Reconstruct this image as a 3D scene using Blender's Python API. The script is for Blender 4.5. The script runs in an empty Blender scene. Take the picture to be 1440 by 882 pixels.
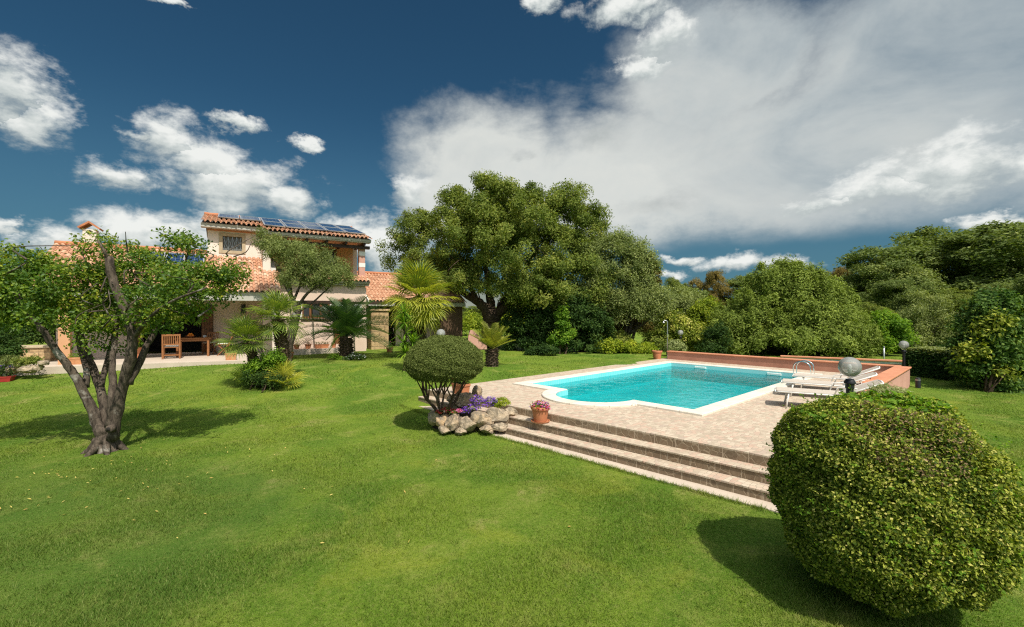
import bpy, math, random
import numpy as np
from mathutils import Vector, Matrix
from mathutils.geometry import tessellate_polygon

S = bpy.context.scene
COL = S.collection
R = math.radians

# ------------------------------------------------------------------ camera, sun, sky
HC = 2.45                       # eye height above the lower lawn
F = 636.0
cam_d = bpy.data.cameras.new('camera')
cam_d.sensor_width = 36.0
cam_d.lens = 36.0 * F / 1440.0
cam_d.clip_start = 0.05
cam_d.clip_end = 6000.0
cam = bpy.data.objects.new('camera', cam_d)
COL.objects.link(cam)
cam.location = (0, 0, HC)
cam.rotation_euler = (R(90), 0, 0)
S.camera = cam

SUN_EL = R(56)
SUN_AZ = math.atan2(0.46, -0.89)
sun_dir = Vector((math.sin(SUN_AZ) * math.cos(SUN_EL), math.cos(SUN_AZ) * math.cos(SUN_EL), math.sin(SUN_EL)))
sun_d = bpy.data.lights.new('sun', 'SUN')
sun_d.energy = 4.3
sun_d.angle = R(0.55)
sun_d.color = (1.0, 0.93, 0.82)
sun = bpy.data.objects.new('sun', sun_d)
COL.objects.link(sun)
sun.rotation_euler = sun_dir.to_track_quat('Z', 'Y').to_euler()
sun.location = (5, -8, 30)

vs = S.view_settings
S.display_settings.display_device = 'sRGB'
vs.view_transform = 'Standard'
vs.look = 'None'
vs.exposure = 0.26
vs.gamma = 1.0
vs.use_curve_mapping = False
cy = S.cycles
cy.max_bounces = 8
cy.diffuse_bounces = 3
cy.glossy_bounces = 3
cy.transmission_bounces = 5
cy.transparent_max_bounces = 8
cy.use_denoising = False
cy.filter_width = 1.2
cy.use_adaptive_sampling = False
cy.sample_clamp_indirect = 4.0
cy.caustics_reflective = False
cy.caustics_refractive = False


class NG:
    """small helper to write node trees"""
    def __init__(self, nt):
        self.nt = nt
        nt.nodes.clear()

    def n(self, t, **kw):
        nd = self.nt.nodes.new(t)
        for k, v in kw.items():
            setattr(nd, k, v)
        return nd

    def put(self, sock, v):
        if isinstance(v, bpy.types.NodeSocket):
            self.nt.links.new(v, sock)
        elif v is not None:
            if isinstance(v, (tuple, list)) and len(v) == 3 and sock.type == 'RGBA':
                v = (*v, 1.0)
            sock.default_value = v

    def m(self, op, a, b=None, c=None, clamp=False):
        nd = self.n('ShaderNodeMath', operation=op, use_clamp=clamp)
        self.put(nd.inputs[0], a)
        self.put(nd.inputs[1], b)
        self.put(nd.inputs[2], c)
        return nd.outputs[0]

    def vm(self, op, a, b=None):
        nd = self.n('ShaderNodeVectorMath', operation=op)
        self.put(nd.inputs[0], a)
        if op == 'SCALE':
            self.put(nd.inputs['Scale'], b)
        else:
            self.put(nd.inputs[1], b)
        return nd.outputs['Value'] if op in ('LENGTH', 'DOT_PRODUCT', 'DISTANCE') else nd.outputs[0]

    def mix(self, f, a, b, mode='MIX'):
        nd = self.n('ShaderNodeMix', data_type='RGBA', blend_type=mode)
        self.put(nd.inputs[0], f)
        self.put(nd.inputs[6], a)
        self.put(nd.inputs[7], b)
        return nd.outputs[2]

    def mapr(self, v, a, b, c=0.0, d=1.0, smooth=False):
        nd = self.n('ShaderNodeMapRange')
        if smooth:
            nd.interpolation_type = 'SMOOTHSTEP'
        self.put(nd.inputs[0], v)
        for i, q in enumerate((a, b, c, d)):
            self.put(nd.inputs[i + 1], q)
        return nd.outputs[0]

    def noise(self, vec, scale, detail=3, rough=0.55, dist=0.0, dim='3D'):
        nd = self.n('ShaderNodeTexNoise', noise_dimensions=dim)
        self.put(nd.inputs['Vector'], vec)
        nd.inputs['Scale'].default_value = scale
        nd.inputs['Detail'].default_value = detail
        nd.inputs['Roughness'].default_value = rough
        nd.inputs['Distortion'].default_value = dist
        return nd.outputs[0]

    def ramp(self, f, stops):
        nd = self.n('ShaderNodeValToRGB')
        cr = nd.color_ramp
        while len(cr.elements) < len(stops):
            cr.elements.new(0.5)
        for e, (p, c) in zip(cr.elements, stops):
            e.position = p
            e.color = (*c, 1.0)
        self.put(nd.inputs[0], f)
        return nd.outputs[0]


def angles(px, py):
    """azimuth and elevation of a direction"""
    az = math.atan((px - 720) / F)
    el = math.atan(-(py - 441) / F * math.cos(az))
    return az, el


# ---- the sky: Nishita air, a veil of high cloud and cumulus, all laid out by azimuth and elevation
W = bpy.data.worlds.new('World')
S.world = W
W.use_nodes = True
g = NG(W.node_tree)
geo = g.n('ShaderNodeTexCoord')
D = geo.outputs['Generated']
sky = g.n('ShaderNodeTexSky', sky_type='NISHITA')
sky.sun_disc = False
sky.sun_elevation = SUN_EL
sky.sun_rotation = SUN_AZ
sky.altitude = 50
sky.air_density = 1.0
sky.dust_density = 0.3
sky.ozone_density = 2.5
sep = g.n('ShaderNodeSeparateXYZ')
g.put(sep.inputs[0], D)
dx, dy, dz = sep.outputs
el0 = g.m('ARCSINE', dz)
az0 = g.m('ARCTAN2', dx, dy)
# warped coordinates give the clouds ragged edges
cmb = g.n('ShaderNodeCombineXYZ')
g.put(cmb.inputs[0], az0)
g.put(cmb.inputs[1], g.m('MULTIPLY', el0, 1.5))
p2 = cmb.outputs[0]
w1 = g.noise(p2, 7.0, 6, 0.66)
cmb2 = g.n('ShaderNodeCombineXYZ')
g.put(cmb2.inputs[0], g.m('ADD', az0, 5.3))
g.put(cmb2.inputs[1], g.m('MULTIPLY', el0, 1.5))
w2 = g.noise(cmb2.outputs[0], 8.0, 6, 0.66)
az = g.m('ADD', az0, g.m('MULTIPLY', g.m('SUBTRACT', w1, 0.5), 0.17))
el = g.m('ADD', el0, g.m('MULTIPLY', g.m('SUBTRACT', w2, 0.5), 0.085))


def blobs(lst, az, el, grow=1.0):
    cur, shade = None, None
    for (px, py, rx, ry) in lst:
        a0, e0 = angles(px, py)
        ra = grow * rx / F * math.cos(a0) ** 2
        re = grow * ry / F * math.cos(a0) * math.cos(e0) ** 1.5
        u = g.m('MULTIPLY', g.m('SUBTRACT', az, a0), 1 / ra)
        v = g.m('MULTIPLY', g.m('SUBTRACT', el, e0), 1 / re)
        d = g.m('SUBTRACT', 1.0, g.m('SQRT', g.m('ADD', g.m('MULTIPLY', u, u), g.m('MULTIPLY', v, v))))
        if cur is None:
            cur, shade = d, v
        else:
            gt = g.m('GREATER_THAN', d, cur)
            shade = g.m('ADD', g.m('MULTIPLY', gt, v), g.m('MULTIPLY', g.m('SUBTRACT', 1.0, gt), shade))
            cur = g.m('MAXIMUM', cur, d)
    return cur, shade


CUM = [(5, 120, 80, 70), (40, 165, 62, 48), (155, 247, 70, 22), (245, 198, 76, 40), (290, 226, 74, 44), (335, 262, 118, 44),
       (398, 276, 62, 27), (205, 186, 44, 16), (338, 173, 33, 12), (432, 203, 26, 9), (72, 338, 62, 28), (190, 335, 100, 40),
       (255, 330, 70, 40), (2, 308, 24, 16), (500, 335, 56, 32), (545, 345, 60, 44), (577, 274, 36, 30), (768, 4, 30, 17),
       (880, 8, 84, 26), (935, 55, 44, 34), (905, 92, 42, 22), (1345, 238, 185, 48), (1235, 268, 120, 29), (1150, 288, 60, 14),
       (1410, 312, 80, 13), (1040, 370, 66, 14), (1105, 374, 50, 14), (960, 362, 32, 9), (945, 385, 24, 8), (242, 3, 26, 8),
       (-160, 60, 90, 50), (1650, 140, 120, 50)]
VEIL = [(690, 235, 150, 105), (880, 255, 290, 125), (1150, 215, 430, 165), (1330, 70, 430, 190), (1010, 110, 210, 120),
        (1700, 160, 500, 260), (640, 290, 100, 80)]
GREY = [(845, 190, 66, 30), (930, 287, 82, 22), (735, 218, 24, 11)]
dc, sh = blobs(CUM, az, el, 1.16)
fb = g.noise(p2, 15.0, 7, 0.62, 0.15)
dens = g.m('ADD', dc, g.m('MULTIPLY', g.m('SUBTRACT', fb, 0.52), 1.8))
a_cum = g.mapr(dens, -0.02, 0.72, smooth=True)
fine = g.noise(p2, 30.0, 6, 0.6)
lum = g.m('ADD', g.mapr(sh, -0.75, 0.5, 0.0, 1.0, True), g.m('MULTIPLY', g.m('SUBTRACT', fb, 0.5), 2.2))
lum = g.m('ADD', lum, g.m('MULTIPLY', g.m('SUBTRACT', fine, 0.5), 0.9))
c_cum = g.ramp(lum, [(0.0, (0.36, 0.405, 0.41)), (0.45, (0.50, 0.54, 0.53)), (1.0, (0.72, 0.735, 0.71))])

azs = g.m('ADD', az0, g.m('MULTIPLY', g.m('SUBTRACT', w1, 0.5), 0.16))
els = g.m('ADD', el0, g.m('MULTIPLY', g.m('SUBTRACT', w2, 0.5), 0.10))
dv, shv = blobs(VEIL, azs, els)
soft = g.noise(p2, 4.0, 6, 0.58, 0.4)
dv = g.m('ADD', dv, g.m('MULTIPLY', g.m('SUBTRACT', soft, 0.5), 0.95))
a_veil = g.mapr(dv, -0.06, 0.56, smooth=True)
base_el = angles(900, 352)[1]
bottom = g.m('ADD', el0, g.m('MULTIPLY', g.m('SUBTRACT', w1, 0.5), 0.03))
a_veil = g.m('MULTIPLY', a_veil, g.mapr(bottom, base_el - 0.012, base_el + 0.03, smooth=True))
# grey-blue stretches inside the veil
band = g.m('ADD', g.mapr(az0, 0.0, 0.85, 0.0, 0.75, True), g.m('MULTIPLY', g.m('SUBTRACT', soft, 0.5), 1.6))
band = g.m('ADD', band, g.mapr(el0, 0.20, 0.62, -0.12, 0.22))
c_veil = g.ramp(band, [(0.0, (0.60, 0.615, 0.585)), (0.35, (0.50, 0.525, 0.515)), (0.7, (0.39, 0.435, 0.45)), (1.0, (0.29, 0.35, 0.385))])
rip = g.noise(p2, 26.0, 4, 0.6, 0.3)
c_veil = g.mix(g.mapr(rip, 0.3, 0.8, 0.0, 0.30), c_veil, (0.50, 0.54, 0.54))
a_veil = g.m('MULTIPLY', a_veil, g.mapr(band, 0.55, 1.1, 0.97, 0.74))
dgc, shg = blobs(GREY, az, el)
a_grey = g.mapr(g.m('ADD', dgc, g.m('MULTIPLY', g.m('SUBTRACT', fb, 0.5), 0.9)), 0.0, 0.9, 0.0, 0.7, smooth=True)

SKY_K = 0.050
air = g.mix(1.0, sky.outputs[0], (0.335 * SKY_K, 0.69 * SKY_K, 0.78 * SKY_K), 'MULTIPLY')
# sky round the sun, out of view, brightened to add fill light
glow = g.vm('DOT_PRODUCT', D, tuple(sun_dir))
air = g.mix(g.mapr(glow, 0.35, 1.0, 0.0, 0.78, True), air, (1.25, 1.3, 1.3))
air = g.mix(g.mapr(el0, 0.42, -0.02, 0.0, 0.75, True), air, (0.072, 0.165, 0.230))
col = g.mix(a_veil, air, c_veil)
c_grey = g.mix(g.mapr(fb, 0.35, 0.7), (0.33, 0.36, 0.36), (0.52, 0.54, 0.53))
col = g.mix(a_grey, col, c_grey)
col = g.mix(a_cum, col, c_cum)
bg = g.n('ShaderNodeBackground')
g.put(bg.inputs[0], col)
bg.inputs[1].default_value = 1.0
out = g.n('ShaderNodeOutputWorld')
W.node_tree.links.new(bg.outputs[0], out.inputs[0])
W.cycles.sampling_method = 'MANUAL'
W.cycles.sample_map_resolution = 512

# ------------------------------------------------------------------ materials
MATS = {}


def material(name, build):
    m = bpy.data.materials.new(name)
    m.use_nodes = True
    q = NG(m.node_tree)
    o = q.n('ShaderNodeOutputMaterial')
    sh_ = build(q)
    m.node_tree.links.new(sh_, o.inputs[0])
    MATS[name] = m
    return m


def principled(q, color, rough=0.8, normal=None, metal=0.0, spec=0.4, **kw):
    b = q.n('ShaderNodeBsdfPrincipled')
    q.put(b.inputs['Base Color'], color)
    q.put(b.inputs['Roughness'], rough)
    q.put(b.inputs['Metallic'], metal)
    q.put(b.inputs['Specular IOR Level'], spec)
    if normal is not None:
        q.put(b.inputs['Normal'], normal)
    return b.outputs[0]


def bump(q, h, strength=0.5, dist=0.01):
    b = q.n('ShaderNodeBump')
    b.inputs['Strength'].default_value = strength
    b.inputs['Distance'].default_value = dist
    q.put(b.inputs['Height'], h)
    return b.outputs[0]


def objc(q):
    return q.n('ShaderNodeTexCoord').outputs['Object']


def posn(q):
    return q.n('ShaderNodeNewGeometry').outputs['Position']


def plain(name, c, c2=None, rough=0.75, scale=6.0, bscale=40.0, bstr=0.25, metal=0.0, spec=0.4, detail=5):
    """a surface with mottled colour and a fine bump"""
    c2 = c2 or tuple(x * 0.72 for x in c)

    def f(q):
        o = objc(q)
        n1 = q.noise(o, scale, detail, 0.6)
        col = q.mix(q.mapr(n1, 0.32, 0.68), c2, c)
        n2 = q.noise(o, bscale, 3, 0.6)
        return principled(q, col, rough, bump(q, n2, bstr, 0.01), metal, spec)
    return material(name, f)


def foliage(name, stops, trans=0.38, rough=0.6, spec=0.12, tcol=(1.25, 1.3, 0.45), gain=1.45):
    def f(q):
        at = q.n('ShaderNodeAttribute', attribute_name='tint').outputs['Fac']
        rnd = q.n('ShaderNodeObjectInfo').outputs['Random']
        t = q.m('ADD', at, q.m('MULTIPLY', q.m('SUBTRACT', rnd, 0.5), 0.22), clamp=True)
        c = q.ramp(t, [(p_, tuple(min(0.8, x * gain) for x in c_)) for p_, c_ in stops])
        p = principled(q, c, rough, None, 0.0, spec)
        tr = q.n('ShaderNodeBsdfTranslucent')
        q.put(tr.inputs[0], q.mix(1.0, c, tcol, 'MULTIPLY'))
        mx = q.n('ShaderNodeMixShader')
        mx.inputs[0].default_value = trans
        q.nt.links.new(p, mx.inputs[1])
        q.nt.links.new(tr.outputs[0], mx.inputs[2])
        return mx.outputs[0]
    return material(name, f)


def tinted(name, stops, rough=0.8, bscale=30, bstr=0.3, spec=0.3, dirt=0.35):
    """per-face tint from the mesh, plus blotches"""
    def f(q):
        at = q.n('ShaderNodeAttribute', attribute_name='tint').outputs['Fac']
        o = objc(q)
        n1 = q.noise(o, 1.6, 5, 0.65)
        c = q.ramp(at, stops)
        c = q.mix(q.mapr(n1, 0.5, 0.75, 0.0, dirt), c, (0.16, 0.11, 0.08))
        n2 = q.noise(o, bscale, 3, 0.6)
        return principled(q, c, rough, bump(q, n2, bstr, 0.01), 0, spec)
    return material(name, f)


def lawn_colour(q):
    p = posn(q)
    big = q.noise(p, 0.35, 4, 0.6, 0.6)
    mid = q.noise(p, 1.3, 5, 0.65, 0.5)
    sm = q.noise(p, 7.0, 4, 0.6)
    c = q.mix(q.mapr(big, 0.38, 0.62, smooth=True), (0.102, 0.200, 0.015), (0.196, 0.282, 0.027))
    c = q.mix(q.mapr(mid, 0.47, 0.66, 0.0, 0.80, True), c, (0.250, 0.312, 0.050))
    dry = q.m('MULTIPLY', q.mapr(mid, 0.56, 0.68, smooth=True), q.mapr(sm, 0.42, 0.62, smooth=True))
    c = q.mix(q.m('MULTIPLY', dry, 0.6), c, (0.38, 0.33, 0.13))
    c = q.mix(q.mapr(sm, 0.30, 0.50, 0.45, 0.0, True), c, (0.068, 0.130, 0.010))
    pat_ = q.noise(q.vm('ADD', p, (31.0, 7.0, 0.0)), 0.55, 5, 0.68, 0.8)
    c = q.mix(q.mapr(pat_, 0.54, 0.70, 0.0, 0.45, True), c, (0.33, 0.36, 0.040))
    gr = q.noise(p, 22.0, 4, 0.7)
    c = q.mix(q.mapr(gr, 0.50, 0.72, 0.0, 0.6), c, (0.30, 0.325, 0.085))
    c = q.mix(q.mapr(gr, 0.48, 0.30, 0.0, 0.5), c, (0.060, 0.115, 0.010))
    # the lawn colour turns darker and bluer in a drift at the near left
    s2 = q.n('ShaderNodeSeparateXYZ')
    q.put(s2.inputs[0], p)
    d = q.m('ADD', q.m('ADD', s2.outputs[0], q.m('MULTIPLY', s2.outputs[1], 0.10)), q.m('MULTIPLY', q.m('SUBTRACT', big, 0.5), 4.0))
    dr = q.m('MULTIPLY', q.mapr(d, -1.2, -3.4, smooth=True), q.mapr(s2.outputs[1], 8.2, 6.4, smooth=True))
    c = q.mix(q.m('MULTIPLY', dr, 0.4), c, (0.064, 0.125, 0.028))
    return c, mid, sm


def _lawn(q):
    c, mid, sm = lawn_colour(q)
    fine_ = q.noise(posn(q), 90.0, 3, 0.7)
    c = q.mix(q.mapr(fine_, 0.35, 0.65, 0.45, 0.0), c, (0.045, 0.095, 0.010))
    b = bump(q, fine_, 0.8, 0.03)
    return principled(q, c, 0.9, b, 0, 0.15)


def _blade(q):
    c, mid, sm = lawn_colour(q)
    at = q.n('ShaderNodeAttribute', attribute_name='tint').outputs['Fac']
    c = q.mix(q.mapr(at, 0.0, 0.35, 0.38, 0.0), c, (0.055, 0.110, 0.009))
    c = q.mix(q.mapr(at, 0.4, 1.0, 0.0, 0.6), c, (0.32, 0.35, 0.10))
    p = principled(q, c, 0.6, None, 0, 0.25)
    tr = q.n('ShaderNodeBsdfTranslucent')
    q.put(tr.inputs[0], q.mix(1.0, c, (1.2, 1.25, 0.7), 'MULTIPLY'))
    mx = q.n('ShaderNodeMixShader')
    mx.inputs[0].default_value = 0.4
    q.nt.links.new(p, mx.inputs[1])
    q.nt.links.new(tr.outputs[0], mx.inputs[2])
    return mx.outputs[0]


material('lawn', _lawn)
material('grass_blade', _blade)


def _paving(q):
    o = objc(q)
    wob = q.n('ShaderNodeTexNoise')
    q.put(wob.inputs['Vector'], o)
    wob.inputs['Scale'].default_value = 5.0
    off = q.vm('SCALE', q.vm('SUBTRACT', wob.outputs['Color'], (0.5, 0.5, 0.5)), 0.05)
    v = q.vm('ADD', o, off)
    vo = q.n('ShaderNodeTexVoronoi', feature='F1', voronoi_dimensions='2D')
    q.put(vo.inputs['Vector'], q.vm('MULTIPLY', v, (1.0, 1.45, 1.0)))
    vo.inputs['Scale'].default_value = 9.0
    vo.inputs['Randomness'].default_value = 0.62
    ve = q.n('ShaderNodeTexVoronoi', feature='DISTANCE_TO_EDGE', voronoi_dimensions='2D')
    q.put(ve.inputs['Vector'], q.vm('MULTIPLY', v, (1.0, 1.45, 1.0)))
    ve.inputs['Scale'].default_value = 9.0
    ve.inputs['Randomness'].default_value = 0.62
    s3 = q.n('ShaderNodeSeparateColor')
    q.put(s3.inputs[0], vo.outputs['Color'])
    c = q.ramp(s3.outputs[0], [(0.0, (0.36, 0.285, 0.21)), (0.28, (0.48, 0.39, 0.29)), (0.55, (0.56, 0.475, 0.365)), (0.8, (0.50, 0.335, 0.25)), (1.0, (0.40, 0.315, 0.25))])
    mot = q.noise(o, 22.0, 4, 0.65)
    c = q.mix(q.mapr(mot, 0.35, 0.7, 0.0, 0.35), c, (0.62, 0.54, 0.43))
    big = q.noise(o, 0.7, 4, 0.6)
    c = q.mix(q.mapr(big, 0.45, 0.7, 0.0, 0.25), c, (0.42, 0.34, 0.25))
    edge = q.mapr(ve.outputs[0], 0.03, 0.085, smooth=True)
    c = q.mix(edge, (0.44, 0.36, 0.27), c)
    h = q.m('ADD', q.m('MULTIPLY', edge, 0.8), q.m('MULTIPLY', mot, 0.4))
    return principled(q, c, 0.75, bump(q, h, 0.5, 0.01), 0, 0.3)


material('paving', _paving)


def _riser(q):
    """tiles printed with crazy stone, a joint every 0.34 m"""
    o = objc(q)
    sp = q.n('ShaderNodeSeparateXYZ')
    q.put(sp.inputs[0], o)
    fr = q.m('FRACT', q.m('MULTIPLY', sp.outputs[1], 1 / 0.36))
    joint = q.mapr(q.m('ABSOLUTE', q.m('SUBTRACT', fr, 0.5)), 0.475, 0.487, 1.0, 0.0)
    cell = q.m('FLOOR', q.m('MULTIPLY', sp.outputs[1], 1 / 0.36))
    wn = q.n('ShaderNodeTexWhiteNoise', noise_dimensions='1D')
    q.put(wn.inputs['W'], cell)
    ve = q.n('ShaderNodeTexVoronoi', feature='DISTANCE_TO_EDGE')
    q.put(ve.inputs['Vector'], o)
    ve.inputs['Scale'].default_value = 8.0
    vo = q.n('ShaderNodeTexVoronoi', feature='F1')
    q.put(vo.inputs['Vector'], o)
    vo.inputs['Scale'].default_value = 8.0
    s3 = q.n('ShaderNodeSeparateColor')
    q.put(s3.inputs[0], vo.outputs['Color'])
    c = q.ramp(s3.outputs[0], [(0.0, (0.155, 0.115, 0.075)), (0.5, (0.21, 0.16, 0.105)), (1.0, (0.26, 0.19, 0.125))])
    c = q.mix(q.m('MULTIPLY', wn.outputs[0], 0.5), c, (0.20, 0.125, 0.075))
    no = q.noise(o, 30, 4, 0.6)
    c = q.mix(q.mapr(no, 0.4, 0.7, 0, 0.4), c, (0.33, 0.265, 0.185))
    e = q.mapr(ve.outputs[0], 0.02, 0.06, smooth=True)
    c = q.mix(e, (0.33, 0.26, 0.18), c)
    c = q.mix(joint, (0.42, 0.34, 0.25), c)
    return principled(q, c, 0.7, bump(q, q.m('MULTIPLY', e, joint), 0.5, 0.008), 0, 0.3)


material('riser_stone', _riser)


def _coping(q):
    o = objc(q)
    n1 = q.noise(o, 3.0, 5, 0.65)
    c = q.mix(q.mapr(n1, 0.35, 0.68), (0.64, 0.595, 0.50), (0.74, 0.71, 0.63))
    s_ = q.n('ShaderNodeSeparateXYZ')
    q.put(s_.inputs[0], o)
    jx = q.m('PINGPONG', s_.outputs[0], 0.275)
    jy = q.m('PINGPONG', q.m('ADD', s_.outputs[1], 0.25), 0.25)
    j = q.mapr(q.m('MINIMUM', jx, jy), 0.004, 0.009, smooth=True)
    c = q.mix(j, (0.44, 0.40, 0.33), c)
    return principled(q, c, 0.6, bump(q, q.m('ADD', j, q.m('MULTIPLY', n1, 0.3)), 0.3, 0.005), 0, 0.35)


material('coping', _coping)


def _basin(q):
    o = objc(q)
    s2 = q.n('ShaderNodeSeparateXYZ')
    q.put(s2.inputs[0], o)
    n1 = q.noise(o, 0.5, 3)
    c = q.mix(q.mapr(n1, 0.35, 0.65), (0.16, 0.66, 0.68), (0.25, 0.74, 0.74))
    b = q.n('ShaderNodeTexBrick')
    q.put(b.inputs['Vector'], o)
    b.offset = 0.0
    b.inputs['Scale'].default_value = 1.0
    b.inputs['Brick Width'].default_value = 0.1
    b.inputs['Row Height'].default_value = 0.1
    b.inputs['Mortar Size'].default_value = 0.004
    q.put(b.inputs['Color1'], c)
    q.put(b.inputs['Color2'], q.mix(0.25, c, (0.12, 0.56, 0.60)))
    q.put(b.inputs['Mortar'], (0.40, 0.70, 0.70))
    return principled(q, b.outputs[0], 0.5)


material('pool_tile', _basin)


def _water(q):
    p = posn(q)
    h1 = q.noise(q.vm('MULTIPLY', p, (1.0, 1.0, 1.0)), 2.3, 3, 0.55, 0.8)
    h2 = q.noise(p, 9.0, 2, 0.5, 0.4)
    h = q.m('ADD', h1, q.m('MULTIPLY', h2, 0.22))
    nb = bump(q, h, 0.20, 0.10)
    fr = q.n('ShaderNodeFresnel')
    fr.inputs[0].default_value = 1.33
    q.put(fr.inputs['Normal'], nb)
    gl = q.n('ShaderNodeBsdfGlossy')
    gl.inputs['Roughness'].default_value = 0.03
    q.put(gl.inputs['Normal'], nb)
    tr = q.n('ShaderNodeBsdfTransparent')
    ripple = q.mapr(h, 0.40, 0.80, 0.0, 1.0, True)
    ln = q.n('ShaderNodeNewGeometry')
    cosv = q.vm('DOT_PRODUCT', ln.outputs['Normal'], ln.outputs['Incoming'])
    far_ = q.mapr(cosv, 0.20, 0.10, 0.0, 1.0, True)      # longer way through the water at a flat angle
    dk = q.mix(far_, (0.19, 0.79, 0.83), (0.045, 0.70, 0.76))
    lt = q.mix(far_, (0.36, 0.89, 0.90), (0.09, 0.78, 0.82))
    q.put(tr.inputs[0], q.mix(ripple, dk, lt))
    mx = q.n('ShaderNodeMixShader')
    q.put(mx.inputs[0], fr.outputs[0])
    q.nt.links.new(tr.outputs[0], mx.inputs[1])
    q.nt.links.new(gl.outputs[0], mx.inputs[2])
    return mx.outputs[0]


material('water', _water)
plain('orange_cap', (0.62, 0.27, 0.15), (0.48, 0.195, 0.105), 0.7, 2.2)
plain('salmon_wall', (0.50, 0.255, 0.18), (0.37, 0.18, 0.125), 0.85, 1.6)
plain('salmon_wall_outer', (0.60, 0.34, 0.27), (0.50, 0.27, 0.21), 0.85, 3)
plain('white_stucco', (0.80, 0.71, 0.63), (0.72, 0.61, 0.52), 0.9, 1.2, 60)
plain('pink_stucco', (0.75, 0.59, 0.49), (0.66, 0.50, 0.40), 0.9, 1.0, 60)
plain('orange_stucco', (0.66, 0.36, 0.20), (0.58, 0.30, 0.16), 0.9, 1.2, 60)
plain('fascia', (0.52, 0.50, 0.45), (0.42, 0.41, 0.37), 0.8, 3)
plain('white_paint', (0.80, 0.79, 0.75), (0.74, 0.73, 0.69), 0.5, 5, 40, 0.05)
plain('brown_wood', (0.22, 0.095, 0.035), (0.13, 0.05, 0.02), 0.55, 8)
plain('dark_wood', (0.06, 0.032, 0.02), (0.035, 0.02, 0.013), 0.6, 8)
plain('teak', (0.33, 0.14, 0.05), (0.24, 0.10, 0.036), 0.5, 9)
plain('window_stone', (0.50, 0.41, 0.28), (0.40, 0.32, 0.21), 0.85, 12)
plain('black_metal', (0.022, 0.022, 0.025), (0.015, 0.015, 0.017), 0.4, 8)
plain('grey_metal', (0.40, 0.41, 0.42), (0.33, 0.34, 0.35), 0.35, 8, 40, 0.05, 0.8)
plain('chrome', (0.75, 0.76, 0.77), (0.70, 0.71, 0.72), 0.14, 8, 40, 0.0, 1.0)
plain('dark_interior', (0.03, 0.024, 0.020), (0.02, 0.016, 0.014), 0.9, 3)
plain('terracotta', (0.52, 0.21, 0.10), (0.42, 0.16, 0.075), 0.75, 7, 60, 0.2)
plain('terracotta_pale', (0.56, 0.28, 0.13), (0.42, 0.18, 0.08), 0.75, 9, 60, 0.2)
plain('soil', (0.06, 0.04, 0.025), (0.035, 0.022, 0.015), 0.95, 20, 60, 0.8)
plain('patio_floor', (0.58, 0.49, 0.40), (0.50, 0.42, 0.34), 0.7, 3, 30, 0.1)
plain('red_brick', (0.36, 0.17, 0.11), (0.24, 0.11, 0.07), 0.85, 6)
plain('sling', (0.54, 0.47, 0.40), (0.48, 0.42, 0.35), 0.7, 9, 200, 0.3)
plain('cushion_white', (0.70, 0.68, 0.64), None, 0.8, 9)
plain('red_paint', (0.40, 0.035, 0.03), None, 0.5, 8)
plain('fruit', (0.80, 0.26, 0.02), (0.70, 0.18, 0.02), 0.4, 8)
plain('ceramic', (0.75, 0.76, 0.78), None, 0.2, 8)
plain('hill', (0.10, 0.125, 0.11), (0.15, 0.165, 0.14), 1.0, 0.02, 0.05, 0.6)
plain('tile_trim', (0.45, 0.55, 0.68), (0.75, 0.74, 0.70), 0.4, 7, 40, 0.0, 0.0, 0.4, 0)
plain('cane', (0.14, 0.085, 0.05), (0.09, 0.05, 0.03), 0.8, 10)


def _rock(q):
    o = objc(q)
    rnd = q.n('ShaderNodeObjectInfo').outputs['Random']
    n1 = q.noise(o, 5.0, 7, 0.7, 0.4)
    n2 = q.noise(o, 18.0, 5, 0.7)
    base = q.ramp(rnd, [(0.0, (0.48, 0.375, 0.255)), (0.5, (0.42, 0.33, 0.225)), (0.8, (0.56, 0.38, 0.21)), (1.0, (0.46, 0.38, 0.285))])
    c = q.mix(q.mapr(n1, 0.42, 0.60, smooth=True), (0.22, 0.18, 0.13), base)
    c = q.mix(q.mapr(n2, 0.5, 0.7, 0, 0.5), c, (0.58, 0.50, 0.39))
    return principled(q, c, 0.9, bump(q, q.m('ADD', n1, q.m('MULTIPLY', n2, 0.5)), 0.9, 0.05), 0, 0.2)


material('rock', _rock)


def _ashlar(q):
    o = objc(q)
    sp = q.n('ShaderNodeSeparateXYZ')
    q.put(sp.inputs[0], o)
    cb = q.n('ShaderNodeCombineXYZ')
    q.put(cb.inputs[0], q.m('ADD', sp.outputs[0], sp.outputs[1]))
    q.put(cb.inputs[1], sp.outputs[2])
    b = q.n('ShaderNodeTexBrick')
    q.put(b.inputs['Vector'], cb.outputs[0])
    b.inputs['Scale'].default_value = 1.0
    b.inputs['Brick Width'].default_value = 0.52
    b.inputs['Row Height'].default_value = 0.26
    b.inputs['Mortar Size'].default_value = 0.018
    b.inputs['Mortar Smooth'].default_value = 0.5
    q.put(b.inputs['Color1'], (0.56, 0.40, 0.22))
    q.put(b.inputs['Color2'], (0.48, 0.33, 0.18))
    q.put(b.inputs['Mortar'], (0.34, 0.25, 0.15))
    n = q.noise(o, 9.0, 6, 0.65)
    c = q.mix(q.mapr(n, 0.36, 0.55, 0.55, 0.0), b.outputs[0], (0.20, 0.13, 0.07))
    h = q.m('ADD', q.m('MULTIPLY', q.m('SUBTRACT', 1.0, b.outputs['Fac']), 0.7), q.m('MULTIPLY', n, 0.7))
    return principled(q, c, 0.9, bump(q, h, 0.8, 0.03), 0, 0.2)


material('ashlar', _ashlar)


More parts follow.
